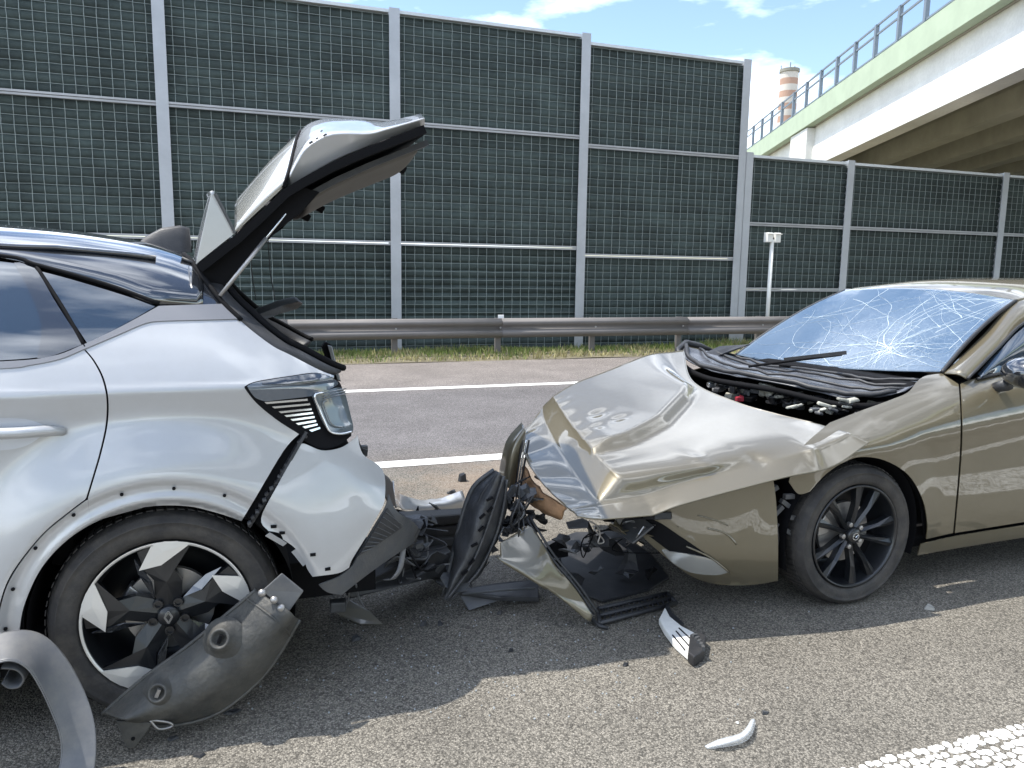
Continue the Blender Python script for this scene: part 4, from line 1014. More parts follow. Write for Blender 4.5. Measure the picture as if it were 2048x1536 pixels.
# door mirror
mc = at(2052, 748, Y=2.50)
G = []
for i in range(9):
    a = pi*i/8; row = []
    for j in range(14):
        b = 2*pi*j/14; q = Vector((-cos(a)*.085, sin(a)*cos(b)*.115, sin(a)*sin(b)*.075))
        if q.x > .03: q.x = .03
        row.append(mc+q+Vector((.0, 0, .004)))
    G.append(row)
MB().grid(G, wrap=True).build('door_mirror', M_GLOSSBLK, GLD, smooth=True)
MB().tube([mc+Vector((.0, .08, -.06)), mc+Vector((.03, .2, -.10))], [.03, .022], 8).build('mirror_arm', M_BLKPL, GLD, smooth=True)
MB().box((3.95, 3.1, 1.0), (.14, .5, .6)).build('seat', mat('seat_fabric', (.03, .03, .03), .9), GLD, bevel=.04)
MB().box((3.30, GYC, .90), (.5, 1.35, .16)).build('dashboard', M_DEEP, GLD, bevel=.05)

# ------------------------------------------------------------------ crumpled bonnet with the folded wing edge
HY = [4.04, 3.72, 3.36, 3.0, 2.75, 2.625, 2.615]
HPX = [
 [(1366, 700), (1300, 712), (1215, 744), (1150, 768), (1106, 793), (1086, 812), (1060, 846)],
 [(1385, 762), (1330, 750), (1260, 768), (1190, 790), (1122, 818), (1088, 838), (1045, 868)],
 [(1470, 803), (1400, 795), (1320, 812), (1235, 838), (1152, 862), (1110, 886), (1050, 912)],
 [(1555, 828), (1490, 832), (1400, 855), (1300, 885), (1192, 910), (1148, 945), (1084, 965)],
 [(1630, 846), (1590, 862), (1500, 893), (1390, 925), (1236, 950), (1188, 996), (1132, 1012)],
 [(1700, 866), (1640, 893), (1548, 920), (1410, 952), (1285, 990), (1198, 1014), (1148, 1024)],
 [(1740, 884), (1664, 934), (1560, 957), (1374, 1006), (1305, 1031), (1205, 1038), (1156, 1032)]]
HYV = [[4.04]*7, [3.72]*7, [3.36]*7, [3.0]*7, [2.75]*7, [2.60, 2.60, 2.625, 2.68, 2.70, 2.70, 2.69], [2.545, 2.530, 2.535, 2.585, 2.605, 2.615, 2.615]]
HA, HB = .19, .14                      # slope of the lifted panel across and along the car
P0 = at(1630, 846, Y=2.81); hn = Vector((-HB, -HA, 1))
def on_plane(x, y, drop=0):
    d = ray(x, y); return CP+d*(hn.dot(P0-Vector((0, 0, drop))-CP)/hn.dot(d))
HG = []
for j in range(7):
    r = []
    for i in range(7):
        if j <= 4 and i <= 4: r.append(on_plane(*HPX[j][i]))
        elif j <= 4: r.append(on_plane(*HPX[j][i], .075))
        else: r.append(at(*HPX[j][i], Y=HYV[j][i]))
    HG.append(r)
def tight(P, idx, e=.10):
    """repeat the net close to the listed stations so that the spline folds there; keeps the station numbers"""
    out = []; us = []
    for i, p in enumerate(P):
        if i in idx and 0 < i < len(P)-1:
            out += [P[i-1].lerp(p, 1-e), p, p.lerp(P[i+1], e)]; us += [i-e, i, i+e]
        else:
            out.append(p); us.append(i)
    return out, us
def spline(P, us, n):
    out = []; uo = []
    for i in range(len(P)-1):
        k = n if us[i+1]-us[i] > .3 else 2
        a, b, c, d = P[max(i-1, 0)], P[i], P[i+1], P[min(i+2, len(P)-1)]
        ta = us[max(i-1, 0)]; tb = us[i]; tc_ = us[i+1]; td = us[min(i+2, len(P)-1)]; h = tc_-tb
        m0 = (c-a)/(tc_-ta)*h if i else (c-b); m1 = (d-b)/(td-tb)*h if i < len(P)-2 else (c-b)
        for q in range(k):
            t = q/k; out.append((2*t**3-3*t*t+1)*b+(t**3-2*t*t+t)*m0+(-2*t**3+3*t*t)*c+(t**3-t*t)*m1); uo.append(tb+h*t)
    out.append(P[-1]); uo.append(us[-1]); return out, uo
NU = 16
A_ = []
for r in HG:
    P, us = tight(r, (4, 5)); P, UU = spline(P, us, NU); A_.append(P)
HS = []
for i in range(len(UU)):
    P, vs_ = tight([A_[j][i] for j in range(7)], (5,), .14); P, VV = spline(P, vs_, NU); HS.append(P)
def segd(p, poly):
    best = (9, 0)
    for a, b in zip(poly, poly[1:]):
        ax, ay = a; bx, by = b; dx, dy = bx-ax, by-ay; t = max(0, min(1, ((p[0]-ax)*dx+(p[1]-ay)*dy)/(dx*dx+dy*dy)))
        qx, qy = ax+dx*t, ay+dy*t; d = hypot(p[0]-qx, p[1]-qy); s_ = 1 if (dx*(p[1]-ay)-dy*(p[0]-ax)) > 0 else -1
        if d < best[0]: best = (d, s_)
    return best
CR1 = [(.6, 1.5), (1.4, 2.05), (2.4, 2.6), (3.3, 2.85), (3.75, 2.9)]
for i in range(len(HS)):
    u = UU[i]
    for j in range(len(HS[0])):
        v = VV[j]; p = HS[i][j]; d, s_ = segd((u, v), CR1)
        sd = d*s_
        edge = sstep(.2, 1.0, u)
        h = .042*(1-sstep(-.12, .10, sd))*math.exp(-max(0, -sd)*.85)
        h *= sstep(.3, 1.2, u)*(1-sstep(3.6, 4.3, u))
        # kinks along the fold and in the skirt
        k1 = math.exp(-((u-4.0)/.35)**2)*.006*abs(noise.noise((v*2.1, 5, 1)))
        k2 = sstep(4.8, 5.4, u)*.014*(abs(noise.noise((u*.9+v*.7, v*1.0, 8)))-.2)
        k3 = math.exp(-((v-4.8)/.5)**2)*(.006*noise.noise((u*2.0, 3, 4))+.007*abs(noise.noise((u*1.4, 7, 4))))
        k4 = 0
        for (cu, cv, ru, rv, hh) in [(3.35, 1.75, .24, .10, -.006), (3.05, 2.15, .20, .08, -.005), (3.6, 2.2, .16, .10, -.005), (2.9, 4.35, .12, .5, .012), (1.25, 5.2, .10, .6, .012), (2.2, 4.7, .10, .5, -.010)]:
            k4 += hh*math.exp(-((u-cu)/ru)**2-((v-cv)/rv)**2)
        p.z += h+k1+k2+k4*(1 if v < 3.9 else .4); p.y -= k3*sstep(3.6, 4.4, v)+k4*(sstep(3.9, 4.4, v)); p.x -= k2*.8
bon = MB().grid(HS).build('bonnet', M_GOLD, GLD, smooth=True, solid=.005, recalc=False)
if bon.data.polygons[200].normal.z < 0:
    bon.data.flip_normals()
# rolled rear edge of the bonnet
MB().tube([p+Vector((0, 0, -.004)) for p in HS[0][:int(NU*4)]], .006, 6).build('bonnet_edge', M_GOLD, bon, smooth=True)
# ------------------------------------------------------------------ engine bay, scuttle and wipers
def gz(px_, Y): return at(*px_, Y=Y)
sheet('engine_bay', [[Vector((x, y, .60)) for y in (2.8, 3.2, 3.6, 4.08)] for x in (2.0, 2.5, 3.15)], M_DEEP, GLD, n=2)
cow = [[gz((1368, 692), 4.12), gz((1420, 702), 4.10), gz((1470, 711), 4.08)],
       [gz((1372, 716), 3.98), gz((1450, 722), 3.90), gz((1555, 732), 3.78)],
       [gz((1425, 742), 3.70), gz((1530, 746), 3.55), gz((1660, 742), 3.42)],
       [gz((1560, 764), 3.28), gz((1640, 768), 3.20), gz((1740, 752), 3.14)],
       [gz((1690, 792), 2.98), gz((1740, 788), 2.94), gz((1800, 756), 2.96)],
       [gz((1790, 790), 2.84), gz((1815, 780), 2.80), gz((1850, 758), 2.82)]]
sc = sheet('scuttle_panel', cow, mat('scuttle_plastic', (.075, .078, .088), .26, var=.3, vscale=20), GLD, n=7, solid=.006, wob=.012, wsc=8, seed=4)
for off in (0.03, .30, .55, .78):
    pts = []
    for r in cow: 
        q = r[0].lerp(r[2], off); pts.append(q+Vector((0, 0, .010)))
    P = [p+Vector((noise.noise(p*9), noise.noise(p*9+Vector((4, 0, 0))), noise.noise(p*11)))*.014 for p in cr(pts, 5)]
    MB().tube(P, .008 if off > .1 else .014, 6).build('scuttle_rib', M_BLKPL, sc, smooth=True)
MB().tube([p+Vector((-.015, 0, -.045)) for p in cr([r[0] for r in cow], 5)], .016, 8).build('bonnet_rubber', M_DEEP, GLD, smooth=True)
lip = [gz((1360, 720), 4.02), gz((1356, 700), 4.10), gz((1372, 686), 4.16), gz((1400, 692), 4.16), gz((1425, 702), 4.12)]
MB().tube(lip, [.012, .02, .022, .02, .014], 8).build('scuttle_end', M_BLKPL, GLD, smooth=True)
MB().grid([[gz((1395, 712), 4.05), gz((1440, 692), 4.1)], [gz((1430, 715), 4.0), gz((1475, 690), 4.06)], [gz((1450, 705), 3.98), gz((1500, 688), 4.02)]]).build('scuttle_flap', M_BLKPL, GLD, solid=.006)
# wiper arms
for a, b, c in (((1500, 745), (1570, 736), (1686, 722)), ((1560, 742), (1660, 752), (1770, 765)), ((1690, 748), (1740, 762), (1775, 772))):
    P = [gz(a, 3.62), gz(b, 3.45), gz(c, 3.22)]
    P = [p+Vector((-.01, 0, .035)) for p in P]
    w_ = MB().tube(cr(P, 5), .0085, 6).build('wiper_arm', M_DEEP, GLD, smooth=True)
    MB().bar(P[1]+Vector((0, 0, .012)), P[2]+Vector((.01, -.02, .012)), .012, .02).build('wiper_blade', M_BLKPL, w_)
# engine parts seen in the gap
rn = random.Random(8)
M_CREAM = mat('dusty_engine_plastic', (.40, .39, .33), .65, var=.3, vscale=30, dirt=.7, dirtcol=(.10, .095, .085))
M_RED = mat('red_cap', (.42, .04, .06), .4)
def lump(name, px_, Y, s_, m_, seed, parent=GLD):
    c = gz(px_, Y); r = random.Random(seed); m = MB(); m.box((0, 0, 0), (1, 1, 1))
    R = Matrix.Rotation(r.uniform(-.5, .5), 3, 'Z') @ Matrix.Rotation(r.uniform(-.3, .3), 3, 'Y')
    m.v = [c+R @ Vector((v.x*s_[0]*r.uniform(.7, 1.2), v.y*s_[1]*r.uniform(.7, 1.2), v.z*s_[2]*r.uniform(.8, 1.2))) for v in m.v]
    return m.build(name, m_, parent, bevel=.006)
lump('expansion_tank', (1532, 776), 3.42, (.075, .08, .045), M_CREAM, 1)
for k in range(16):
    x, y, Y = rn.choice([(1640, 815, 2.97), (1690, 806, 2.91), (1600, 806, 3.05), (1545, 786, 3.34), (1660, 822, 2.93)])
    lump('fuse_cover', (x+rn.uniform(-26, 26), y+rn.uniform(-7, 9)), Y, (rn.uniform(.03, .09), rn.uniform(.015, .05), rn.uniform(.008, .018)), rn.choice([M_CREAM, M_CREAM, M_DKGREY]), 300+k)
lump('filler_cap', (1478, 797), 3.52, (.04, .05, .03), M_RED, 4)
for k in range(60):
    t = rn.random(); px_ = (1420+t*330+rn.uniform(-15, 15), 768+t*52+rn.uniform(-10, 18)); Y = 3.75-t*.85+rn.uniform(-.06, .06)
    lump('engine_part', px_, Y, (rn.uniform(.02, .07), rn.uniform(.02, .07), rn.uniform(.015, .04)), rn.choice([M_BLKPL, M_DKGREY, M_STEEL, M_DEEP, M_CREAM, M_CREAM, M_CHROME]), 100+k)
for k in range(9):
    t = rn.random(); a = gz((1430+t*280, 780+t*40), 3.75-t*.8); P = [a+Vector((rn.uniform(-.1, .1), rn.uniform(-.12, .12), rn.uniform(-.01, .03))) for _ in range(4)]
    MB().tube(cr(P, 5), rn.uniform(.004, .010), 6).build('hose', M_BLKPL, GLD, smooth=True)
# ------------------------------------------------------------------ front bumper corner still hanging on
def bw(q): return q
bum = panel('front_bumper', segs([(1545, 955), (1551, 1000), (1555, 1080), (1555, 1160)], [(1555, 1160), (1500, 1169), (1440, 1168), (1385, 1152), (1330, 1112), (1285, 1072), (1245, 1040)], [(1245, 1040), (1300, 1015), (1370, 985), (1460, 962), (1545, 950)]), gM, M_GOLD, GLD, sp=9, off=.004, mirror=None)
slot = panel('fog_lamp_recess', segs([(1262, 1028), (1310, 1040), (1355, 1068), (1422, 1114)], [(1422, 1114), (1400, 1120), (1350, 1106), (1306, 1076), (1262, 1046)], [(1262, 1046), (1262, 1028)]), gM, M_DEEP, bum, sp=8, off=.008)
panel('fog_lamp_blade', segs([(1325, 1098), (1380, 1106), (1425, 1117), (1456, 1140)], [(1456, 1140), (1430, 1146), (1380, 1140), (1345, 1120), (1325, 1098)]), gM, mat('satin_silver_trim', (.55, .55, .52), .2, metal=.6, coat=1), bum, sp=8, off=.012, thick=.008)
strip_tube('blade_edge', [(1372, 1090), (1420, 1112), (1458, 1142)], gM, .004, M_GOLD, bum, .012)
strip_tube('bumper_crease', [(1395, 1030), (1430, 1040), (1455, 1050)], gM, .004, M_GOLD, bum, .004)
strip_tube('bumper_crease', [(1415, 1056), (1450, 1066), (1472, 1088)], gM, .005, M_GOLD, bum, .003)
# wheel arch liner and torn brackets behind the bumper edge
MB().grid([[hit(x, y, gM)+Vector((0, d, 0)) for d in (.03, .10, .25)] for x, y in [(1545, 955), (1560, 1010), (1568, 1080), (1560, 1160)]]).build('arch_liner', M_BLKPL, GLD, smooth=True, solid=.004)
for k in range(7):
    x, y = 1560+rn.uniform(0, 40), 985+k*14; q = hit(x, y, gM)+Vector((0, .05, 0))
    MB().box(q, (.05, .02, .02), Matrix.Rotation(rn.uniform(-1, 1), 3, 'Y')).build('torn_bracket', M_DKGREY, GLD)
# crushed front structure under the bonnet
for name, c, s_ in (('radiator', (2.02, 3.5, .40), (.05, 1.1, .36)), ('front_subframe', (2.3, 3.46, .24), (.5, 1.0, .10)), ('crash_beam', (1.80, 3.55, .46), (.07, 1.0, .10))):
    MB().box(c, s_, Matrix.Rotation(.08, 3, 'Y')).build(name, M_DEEP, GLD, bevel=.01)
for k in range(26):
    c = Vector((rn.uniform(1.55, 2.1), rn.uniform(2.75, 3.9), rn.uniform(.22, .55)))
    if c.x < 1.75 and c.z < .35: c.z += .15
    MB().box(c, (rn.uniform(.04, .18), rn.uniform(.04, .2), rn.uniform(.01, .06)), Matrix.Rotation(rn.uniform(-.6, .6), 3, 'Y') @ Matrix.Rotation(rn.uniform(-.6, .6), 3, 'X')).build('crushed_piece', rn.choice([M_BLKPL, M_DKGREY, M_DEEP, M_BLKPL, M_STEEL]), GLD, bevel=.004)

foam = mat('tan_foam', (.46, .27, .15), .85, var=.3, vscale=18, bump=.4, bscale=50)
rows = [[at(1050, 930, Y=3.30), at(1066, 960, Y=3.22), at(1090, 985, Y=3.10), at(1136, 1018, Y=2.98)], [at(1048, 962, Y=3.34), at(1062, 985, Y=3.24), at(1084, 1006, Y=3.12), at(1128, 1026, Y=3.0)], [at(1050, 985, Y=3.40), at(1066, 1005, Y=3.30), at(1088, 1020, Y=3.18), at(1124, 1034, Y=3.06)]]
sheet('impact_absorber', rows, foam, GLD, n=5, solid=.02, wob=.02, wsc=14, seed=5)
# ------------------------------------------------------------------ loose pieces between and beside the cars
M_LINER = mat('dusty_grey_plastic', (.046, .046, .043), .58, var=.35, vscale=12, bump=.3, bscale=70, dirt=.55, dirtcol=(.115, .105, .085))
M_MOULD = mat('grey_moulding', (.105, .108, .115), .42, var=.12, vscale=7, dirt=.3, dirtcol=(.24, .22, .18))
def pts(row, Y): return [at(x, y, Y=Y if not isinstance(Y, (list, tuple)) else Y[i]) for i, (x, y) in enumerate(row)]
# arch liner torn loose, hanging in front of the wheel
LN = empty('arch_liner', (.0, 2.44, 0), 'dusty grey plastic arch liner with two bosses, leaning on the silver wheel', 'liner')
rows = [pts([(205, 1428), (288, 1356), (365, 1300), (440, 1240), (512, 1180)], 2.525), pts([(228, 1434), (312, 1386), (398, 1330), (478, 1268), (548, 1204)], 2.44),
        pts([(248, 1441), (333, 1420), (425, 1380), (512, 1308), (582, 1226)], 2.415), pts([(256, 1445), (345, 1451), (440, 1424), (532, 1346), (599, 1240)], 2.47)]
sheet('shell', rows, M_LINER, LN, n=8, solid=.004, wob=.006, wsc=11, seed=3)
MB().tube(cr(rows[0], 5), .007, 6).build('rolled_edge', M_LINER, LN, smooth=True)
MB().tube(cr(rows[3], 5), .006, 6).build('rolled_edge', M_LINER, LN, smooth=True)
MB().tube(cr([rows[k][3].lerp(rows[k][4], .72) for k in range(4)], 4), .005, 6).build('stiffening_rib', M_LINER, LN, smooth=True)
for (x, y, Y, r) in ((440, 1278, 2.425, .032), (316, 1386, 2.425, .029)):
    c = at(x, y, Y=Y); ax = (CP-c).normalized(); ax = (ax+Vector((-.35, 0, .0))).normalized()
    b = MB().lathe([(r*2.1, -.035), (r*1.6, -.022), (r*1.15, -.006), (r, .006), (r*.9, .010), (r*.72, .006), (r*.62, -.006), (0, -.008)], c, ax, 24).build('boss', M_LINER, LN, smooth=True)
    MB().box(c+ax*.001, (.010, .012, .026), Matrix.Rotation(.4, 3, 'Y')).build('clip', M_DEEP if x > 400 else M_STEEL, b)
P = pts([(524, 1182), (562, 1148), (606, 1184), (576, 1226)], [2.44, 2.45, 2.46, 2.44])
MB().prism(P, (.004, .012, 0)).build('bracket_plate', M_MOULD, LN, bevel=.003)
for (x, y) in ((524, 1186), (562, 1216), (548, 1200)):
    c = at(x, y, Y=2.425); MB().lathe([(0, .008), (.010, .006), (.013, 0), (.012, -.006), (.006, -.012)], c, (-.2, -1, .3), 10).build('metal_clip', M_STEEL, LN, smooth=True)
P = pts([(232, 1442), (305, 1446), (290, 1470), (270, 1495), (252, 1496)], 2.44)
MB().prism(P, (0, .01, .0)).build('tab', M_LINER, LN, bevel=.003)
c = at(266, 1478, Y=2.437); MB().lathe([(0, 0), (.006, 0), (.006, -.006)], c, (0, -1, 0), 10).build('tab_hole', M_DEEP, LN)
P = pts([(300, 1440), (335, 1444), (345, 1452), (318, 1458)], 2.44); MB().tube(cr(P+[P[0]], 4), .004, 6).build('wire_loop', M_STEEL, LN, smooth=True)
# arch moulding sprung off, standing on the road as a loop
AM = empty('arch_moulding', (-.6, 2.33, 0), 'curled grey wheel-arch moulding standing on the road by the silver wheel', 'moulding')
yo = [2.40, 2.40, 2.40, 2.40, 2.39, 2.37, 2.34, 2.31, 2.275]
o_ = [(-150, 1340), (-60, 1290), (20, 1264), (78, 1268), (125, 1308), (165, 1375), (188, 1440), (193, 1500), (187, 1556)]
m_ = [(-150, 1362), (-60, 1318), (15, 1290), (66, 1298), (103, 1336), (136, 1396), (156, 1452), (160, 1508), (152, 1556)]
i_ = [(-150, 1392), (-60, 1352), (10, 1322), (52, 1334), (80, 1374), (104, 1425), (121, 1472), (123, 1518), (114, 1556)]
tw = [.06, .06, .06, .06, .05, .03, .012, 0, 0]
am = sheet('strip', [pts(o_, [y+t for y, t in zip(yo, tw)]), pts([((a[0]+b[0])/2, (a[1]+b[1])/2) for a, b in zip(o_, i_)], yo), pts(i_, [y-t for y, t in zip(yo, tw)])], M_MOULD, AM, n=7, solid=.004)
MB().tube(cr(pts(i_, [y-t-.002 for y, t in zip(yo, tw)]), 5), .0028, 6).build('inner_lip', M_MOULD, AM, smooth=True)
cu = [(12, 1318), (44, 1322), (58, 1340), (48, 1358), (26, 1360), (12, 1350)]
MB().grid([[p+Vector((0, d, 0)) for d in (-.05, .0, .05)] for p in cr(pts(cu, 2.40), 4)]).build('curled_end', M_DKGREY, AM, smooth=True, solid=.005)

# black bumper carrier of the gold car, torn off and standing on edge
TB = empty('torn_bumper', (1.1, 3.0, 0), 'torn front bumper of the gold car standing on edge between the cars', 'bumper')
rows = [pts([(988, 940), (946, 975), (922, 1040), (903, 1120), (886, 1194)], 3.06), pts([(1002, 946), (978, 1000), (956, 1060), (928, 1130), (889, 1196)], 2.95), pts([(1014, 962), (1013, 1022), (996, 1088), (958, 1152), (896, 1199)], 3.02)]
M_CARR = mat('scuffed_black_plastic', (.040, .042, .047), .40, var=.35, vscale=16, bump=.2, bscale=90, dirt=.45, dirtcol=(.10, .095, .085))
sheet('carrier_plate', rows, M_CARR, TB, n=7, solid=.012, wob=.016, wsc=9, seed=6)
for w_ in (.25, .72):
    MB().tube(cr([p.lerp(q, w_)+Vector((0, -.018, 0)) for p, q in zip(rows[1], rows[2])], 4), .007, 6).build('plate_rib', M_CARR, TB, smooth=True)
rq = random.Random(5)
for k in range(12):
    i = rq.randint(0, 3); p = rows[2][i].lerp(rows[2][i+1], rq.random())
    MB().add([p, p+Vector((rq.uniform(.0, .03), rq.uniform(-.02, .02), rq.uniform(-.02, .03))), p+Vector((rq.uniform(-.01, .02), rq.uniform(-.02, .02), rq.uniform(.02, .05)))], [(0, 1, 2)]).build('torn_tooth', M_CARR, TB, solid=.004)
MB().tube(cr(rows[0], 4), .010, 6).build('plate_edge', M_DKGREY, TB, smooth=True)
MB().tube(cr([p.lerp(q, .5)+Vector((0, -.012, 0)) for p, q in zip(rows[0], rows[1])][:3], 4), .006, 6).build('plate_rib', M_BLKPL, TB, smooth=True)
rn = random.Random(31)
for k in range(7):
    t = .2+.1*k; p = rows[1][min(3, int(t*4))].lerp(rows[1][min(4, int(t*4)+1)], t*4-int(t*4))
    MB().box(p+Vector((rn.uniform(-.01, .02), -.008, rn.uniform(-.02, .02))), (.03, .012, .008), Matrix.Rotation(rn.uniform(-.8, .2), 3, 'Y')).build('plate_slot', M_DEEP, TB)
rows = [pts([(1044, 846), (1014, 882), (1001, 935), (1000, 968)], 3.34), pts([(1050, 858), (1030, 892), (1018, 940), (1016, 975)], 3.26), pts([(1050, 875), (1043, 905), (1034, 950), (1030, 986)], 3.30)]
sheet('cover_skin', rows, M_GOLD, TB, n=6, solid=.004)
for d in (0, 6, 12):
    MB().tube(cr(pts([(1046+d, 880), (1040+d, 912), (1034+d*.8, 955), (1028+d, 990)], 3.27), 4), .005, 6).build('grille_bar', M_BLKPL if d != 6 else M_CHROME, TB, smooth=True)
for k in range(34):
    t = rn.random(); c = at(1015+t*50+rn.uniform(-8, 8), 975+rn.random()*85, Y=3.12+rn.uniform(-.08, .1))
    MB().box(c, (rn.uniform(.015, .06), rn.uniform(.01, .05), rn.uniform(.008, .03)), Matrix.Rotation(rn.uniform(-1.4, 1.4), 3, 'Y') @ Matrix.Rotation(rn.uniform(-1, 1), 3, 'Z')).build('broken_bit', rn.choice([M_BLKPL, M_DEEP, M_DKGREY, M_BLKPL]), TB)
P = [at(1000, 1086, Y=2.93), at(1030, 1068, Y=2.95), at(1056, 1052, Y=2.95), at(1070, 1064, Y=2.93), at(1102, 1120, Y=2.86), at(1150, 1178, Y=2.80), at(1184, 1230, Y=2.76), at(1174, 1240, Y=2.76), at(1118, 1194, Y=2.79), at(1060, 1150, Y=2.84), at(1000, 1120, Y=2.9)]
rowsF = [[P[0], P[1], P[2], P[3]], [P[10].lerp(P[0], .2), P[9].lerp(P[3], .45), P[4].lerp(P[3], .4), P[4]], [P[10], P[9], P[8].lerp(P[5], .4), P[5]], [P[9].lerp(P[8], .5), P[8], P[7], P[6]]]
sheet('lower_skin', rowsF, M_GOLD, TB, n=6, solid=.006)
for d in (0, 7):
    MB().tube(cr([at(x+d, y-d*.4, Y=Y) for x, y, Y in [(1052, 1035, 3.0), (1066, 1058, 2.94), (1102, 1114, 2.87), (1150, 1172, 2.81), (1188, 1228, 2.77)]], 5), .006, 6).build('torn_edge', M_BLKPL, TB, smooth=True)
# dark tray and grille lying under the gold nose
def gpoly(name, pl, th, m, parent=None, z=.004, bevel=.004):
    P = [at(x, y, Z=z) for x, y in pl]; return MB().prism(P, (0, 0, th)).build(name, m, parent, bevel=bevel)
UT = gpoly('undertray', [(1085, 1090), (1150, 1068), (1230, 1066), (1300, 1110), (1338, 1158), (1300, 1182), (1205, 1206), (1160, 1190), (1112, 1130)], .012, M_BLKPL)
tag(UT, 'flat black undertray lying on the road beneath the gold bonnet', 'undertray')
GM = empty('grille_strip', at(1260, 1220, Z=0), 'black lower grille strip lying at the edge of the shadow by the gold car', 'grille')
a0, a1, b0, b1 = at(1195, 1218, Z=.02), at(1335, 1186, Z=.02), at(1200, 1246, Z=.02), at(1352, 1206, Z=.02)
for p, q in ((a0, a1), (b0, b1), (a0, b0), (a1, b1), ((a0+b0)/2, (a1+b1)/2)):
    MB().tube([p, q], .010, 6).build('frame_bar', M_BLKPL, GM, smooth=True)
for k in range(1, 14):
    t = k/14; MB().tube([a0.lerp(a1, t), b0.lerp(b1, t)], .004, 5).build('grille_bar', M_BLKPL, GM)
MB().tube([at(1180, 1236, Z=.02), at(1200, 1252, Z=.012), at(1216, 1256, Z=.008)], .009, 6).build('broken_lug', M_BLKPL, GM, smooth=True)
# plank-like slab
SB = empty('plastic_slab', at(980, 1195, Z=0), 'flat dark grey bumper slab lying on the road under the standing bumper piece', 'bumper piece')
P = [at(905, 1180, Z=.07), at(1000, 1164, Z=.07), at(1076, 1158, Z=.06), at(1078, 1196, Z=.03), at(1000, 1194, Z=.05)]
MB().prism(P, (0, 0, -.02)).build('upper_face', M_BLKPL, SB, bevel=.004)
P = [at(918, 1188, Z=.05), at(1004, 1190, Z=.05), at(1000, 1200, Z=.03), at(938, 1221, Z=.008)]
MB().prism(P, (0, .01, -.005)).build('front_face', M_MOULD, SB, bevel=.003)
MB().tube([at(925, 1188, Z=.062), at(1000, 1181, Z=.07), at(1070, 1176, Z=.066)], .005, 6).build('ridge', M_DKGREY, SB)

# crushed rear bumper centre of the silver car
rows = [pts([(786, 962), (806, 992), (862, 1000), (925, 984)], [3.5, 3.75, 3.95, 4.15]), pts([(786, 990), (806, 1008), (862, 1012), (930, 1000)], [3.42, 3.68, 3.88, 4.1]), pts([(792, 1016), (820, 1022), (866, 1024), (930, 1016)], [3.45, 3.7, 3.9, 4.12])]
sheet('bumper_skin', rows, M_SILVER, SIL, n=6, solid=.005, wob=.010, wsc=9, seed=9)
MB().tube(cr([p+Vector((0, -.01, -.015)) for p in rows[2]], 4), .014, 6).build('bumper_lip', M_DEEP, SIL, smooth=True)
rn = random.Random(12)
for k in range(6):
    y0 = 1032+k*21; p = at(800-k*14, y0+8, Y=3.05+.03*k); q = at(938-k*9, y0-2+k*2, Y=3.5)
    MB().bar(p+Vector((0, .0, 0)), q, .06, .052-.002*k, up=(0, -.6, 1)).build('bumper_slat', [M_DKGREY, M_BLKPL][k % 2] if k else M_BLKPL, SIL, bevel=.010)
P = [at(690, 1186, Y=2.95), at(820, 1120, Y=3.0), at(905, 1105, Y=3.2), at(900, 1150, Y=3.2), at(810, 1172, Y=3.0), at(700, 1200, Y=2.95)]
MB().prism(P, (0, .12, 0)).build('bumper_tray', M_BLKPL, SIL, bevel=.01)
cur = cr([at(808, 1072, Y=2.72), at(806, 1100, Y=2.70), at(800, 1136, Y=2.68), at(786, 1156, Y=2.68), at(772, 1158, Y=2.70)], 5)
MB().grid([[p+Vector((d, 0, 0)) for d in (-.010, .010)] for p in cur]).build('torn_strap', M_MOULD, SIL, smooth=True, solid=.004)
MB().prism([at(765, 948, Y=2.98), at(785, 965, Y=3.1), at(792, 1010, Y=3.1), at(782, 1018, Y=3.0), at(768, 985, Y=2.95)], (0, .08, 0)).build('torn_corner', M_BLKPL, SIL, bevel=.004)
for k in range(20):
    c = at(800+rn.uniform(-20, 40), 1070+rn.uniform(-20, 50), Y=2.95+rn.uniform(-.05, .1))
    MB().box(c, (rn.uniform(.01, .04), rn.uniform(.01, .03), rn.uniform(.006, .025)), Matrix.Rotation(rn.uniform(-1.4, 1.4), 3, 'Y')).build('broken_bit', rn.choice([M_BLKPL, M_DEEP, M_DKGREY]), SIL)
for (x0, y0, x1, y1) in ((712, 880, 724, 912), (722, 900, 734, 905)):
    MB().bar(at(x0, y0, Y=3.0), at(x1, y1, Y=3.0), .012, .02).build('lamp_bracket', M_BLKPL, SIL)
MB().prism([at(722, 893, Y=3.1), at(736, 893, Y=3.1), at(735, 912, Y=3.1), at(730, 914, Y=3.1)], (0, .03, 0)).build('tow_cover', M_DKGREY, SIL)
# fog lamp dangling from its wires below the silver bumper
FL = empty('fog_lamp', at(715, 1235, Z=0), 'smashed dirty fog lamp lying below the silver bumper on its wires', 'lamp')
P = [at(660, 1208, Z=.05), at(700, 1200, Z=.06), at(740, 1222, Z=.04), at(766, 1248, Z=.008), at(720, 1248, Z=.008), at(680, 1230, Z=.02)]
MB().prism(P, (0, .01, -.008)).build('lens', mat('dirty_lens', (.20, .19, .165), .3, coat=.5, dirt=.6), FL, bevel=.003)
lump('lamp_socket', (676, 1212), 2.86, (.06, .04, .045), M_DKGREY, 61, FL)
for x in (694, 712):
    MB().tube(cr([at(x, 1168, Y=2.80), at(x+4, 1190, Y=2.84), at(x+16 if x > 700 else x-4, 1214, Y=2.86)], 5), .004, 5).build('wire', M_MOULD, FL, smooth=True)
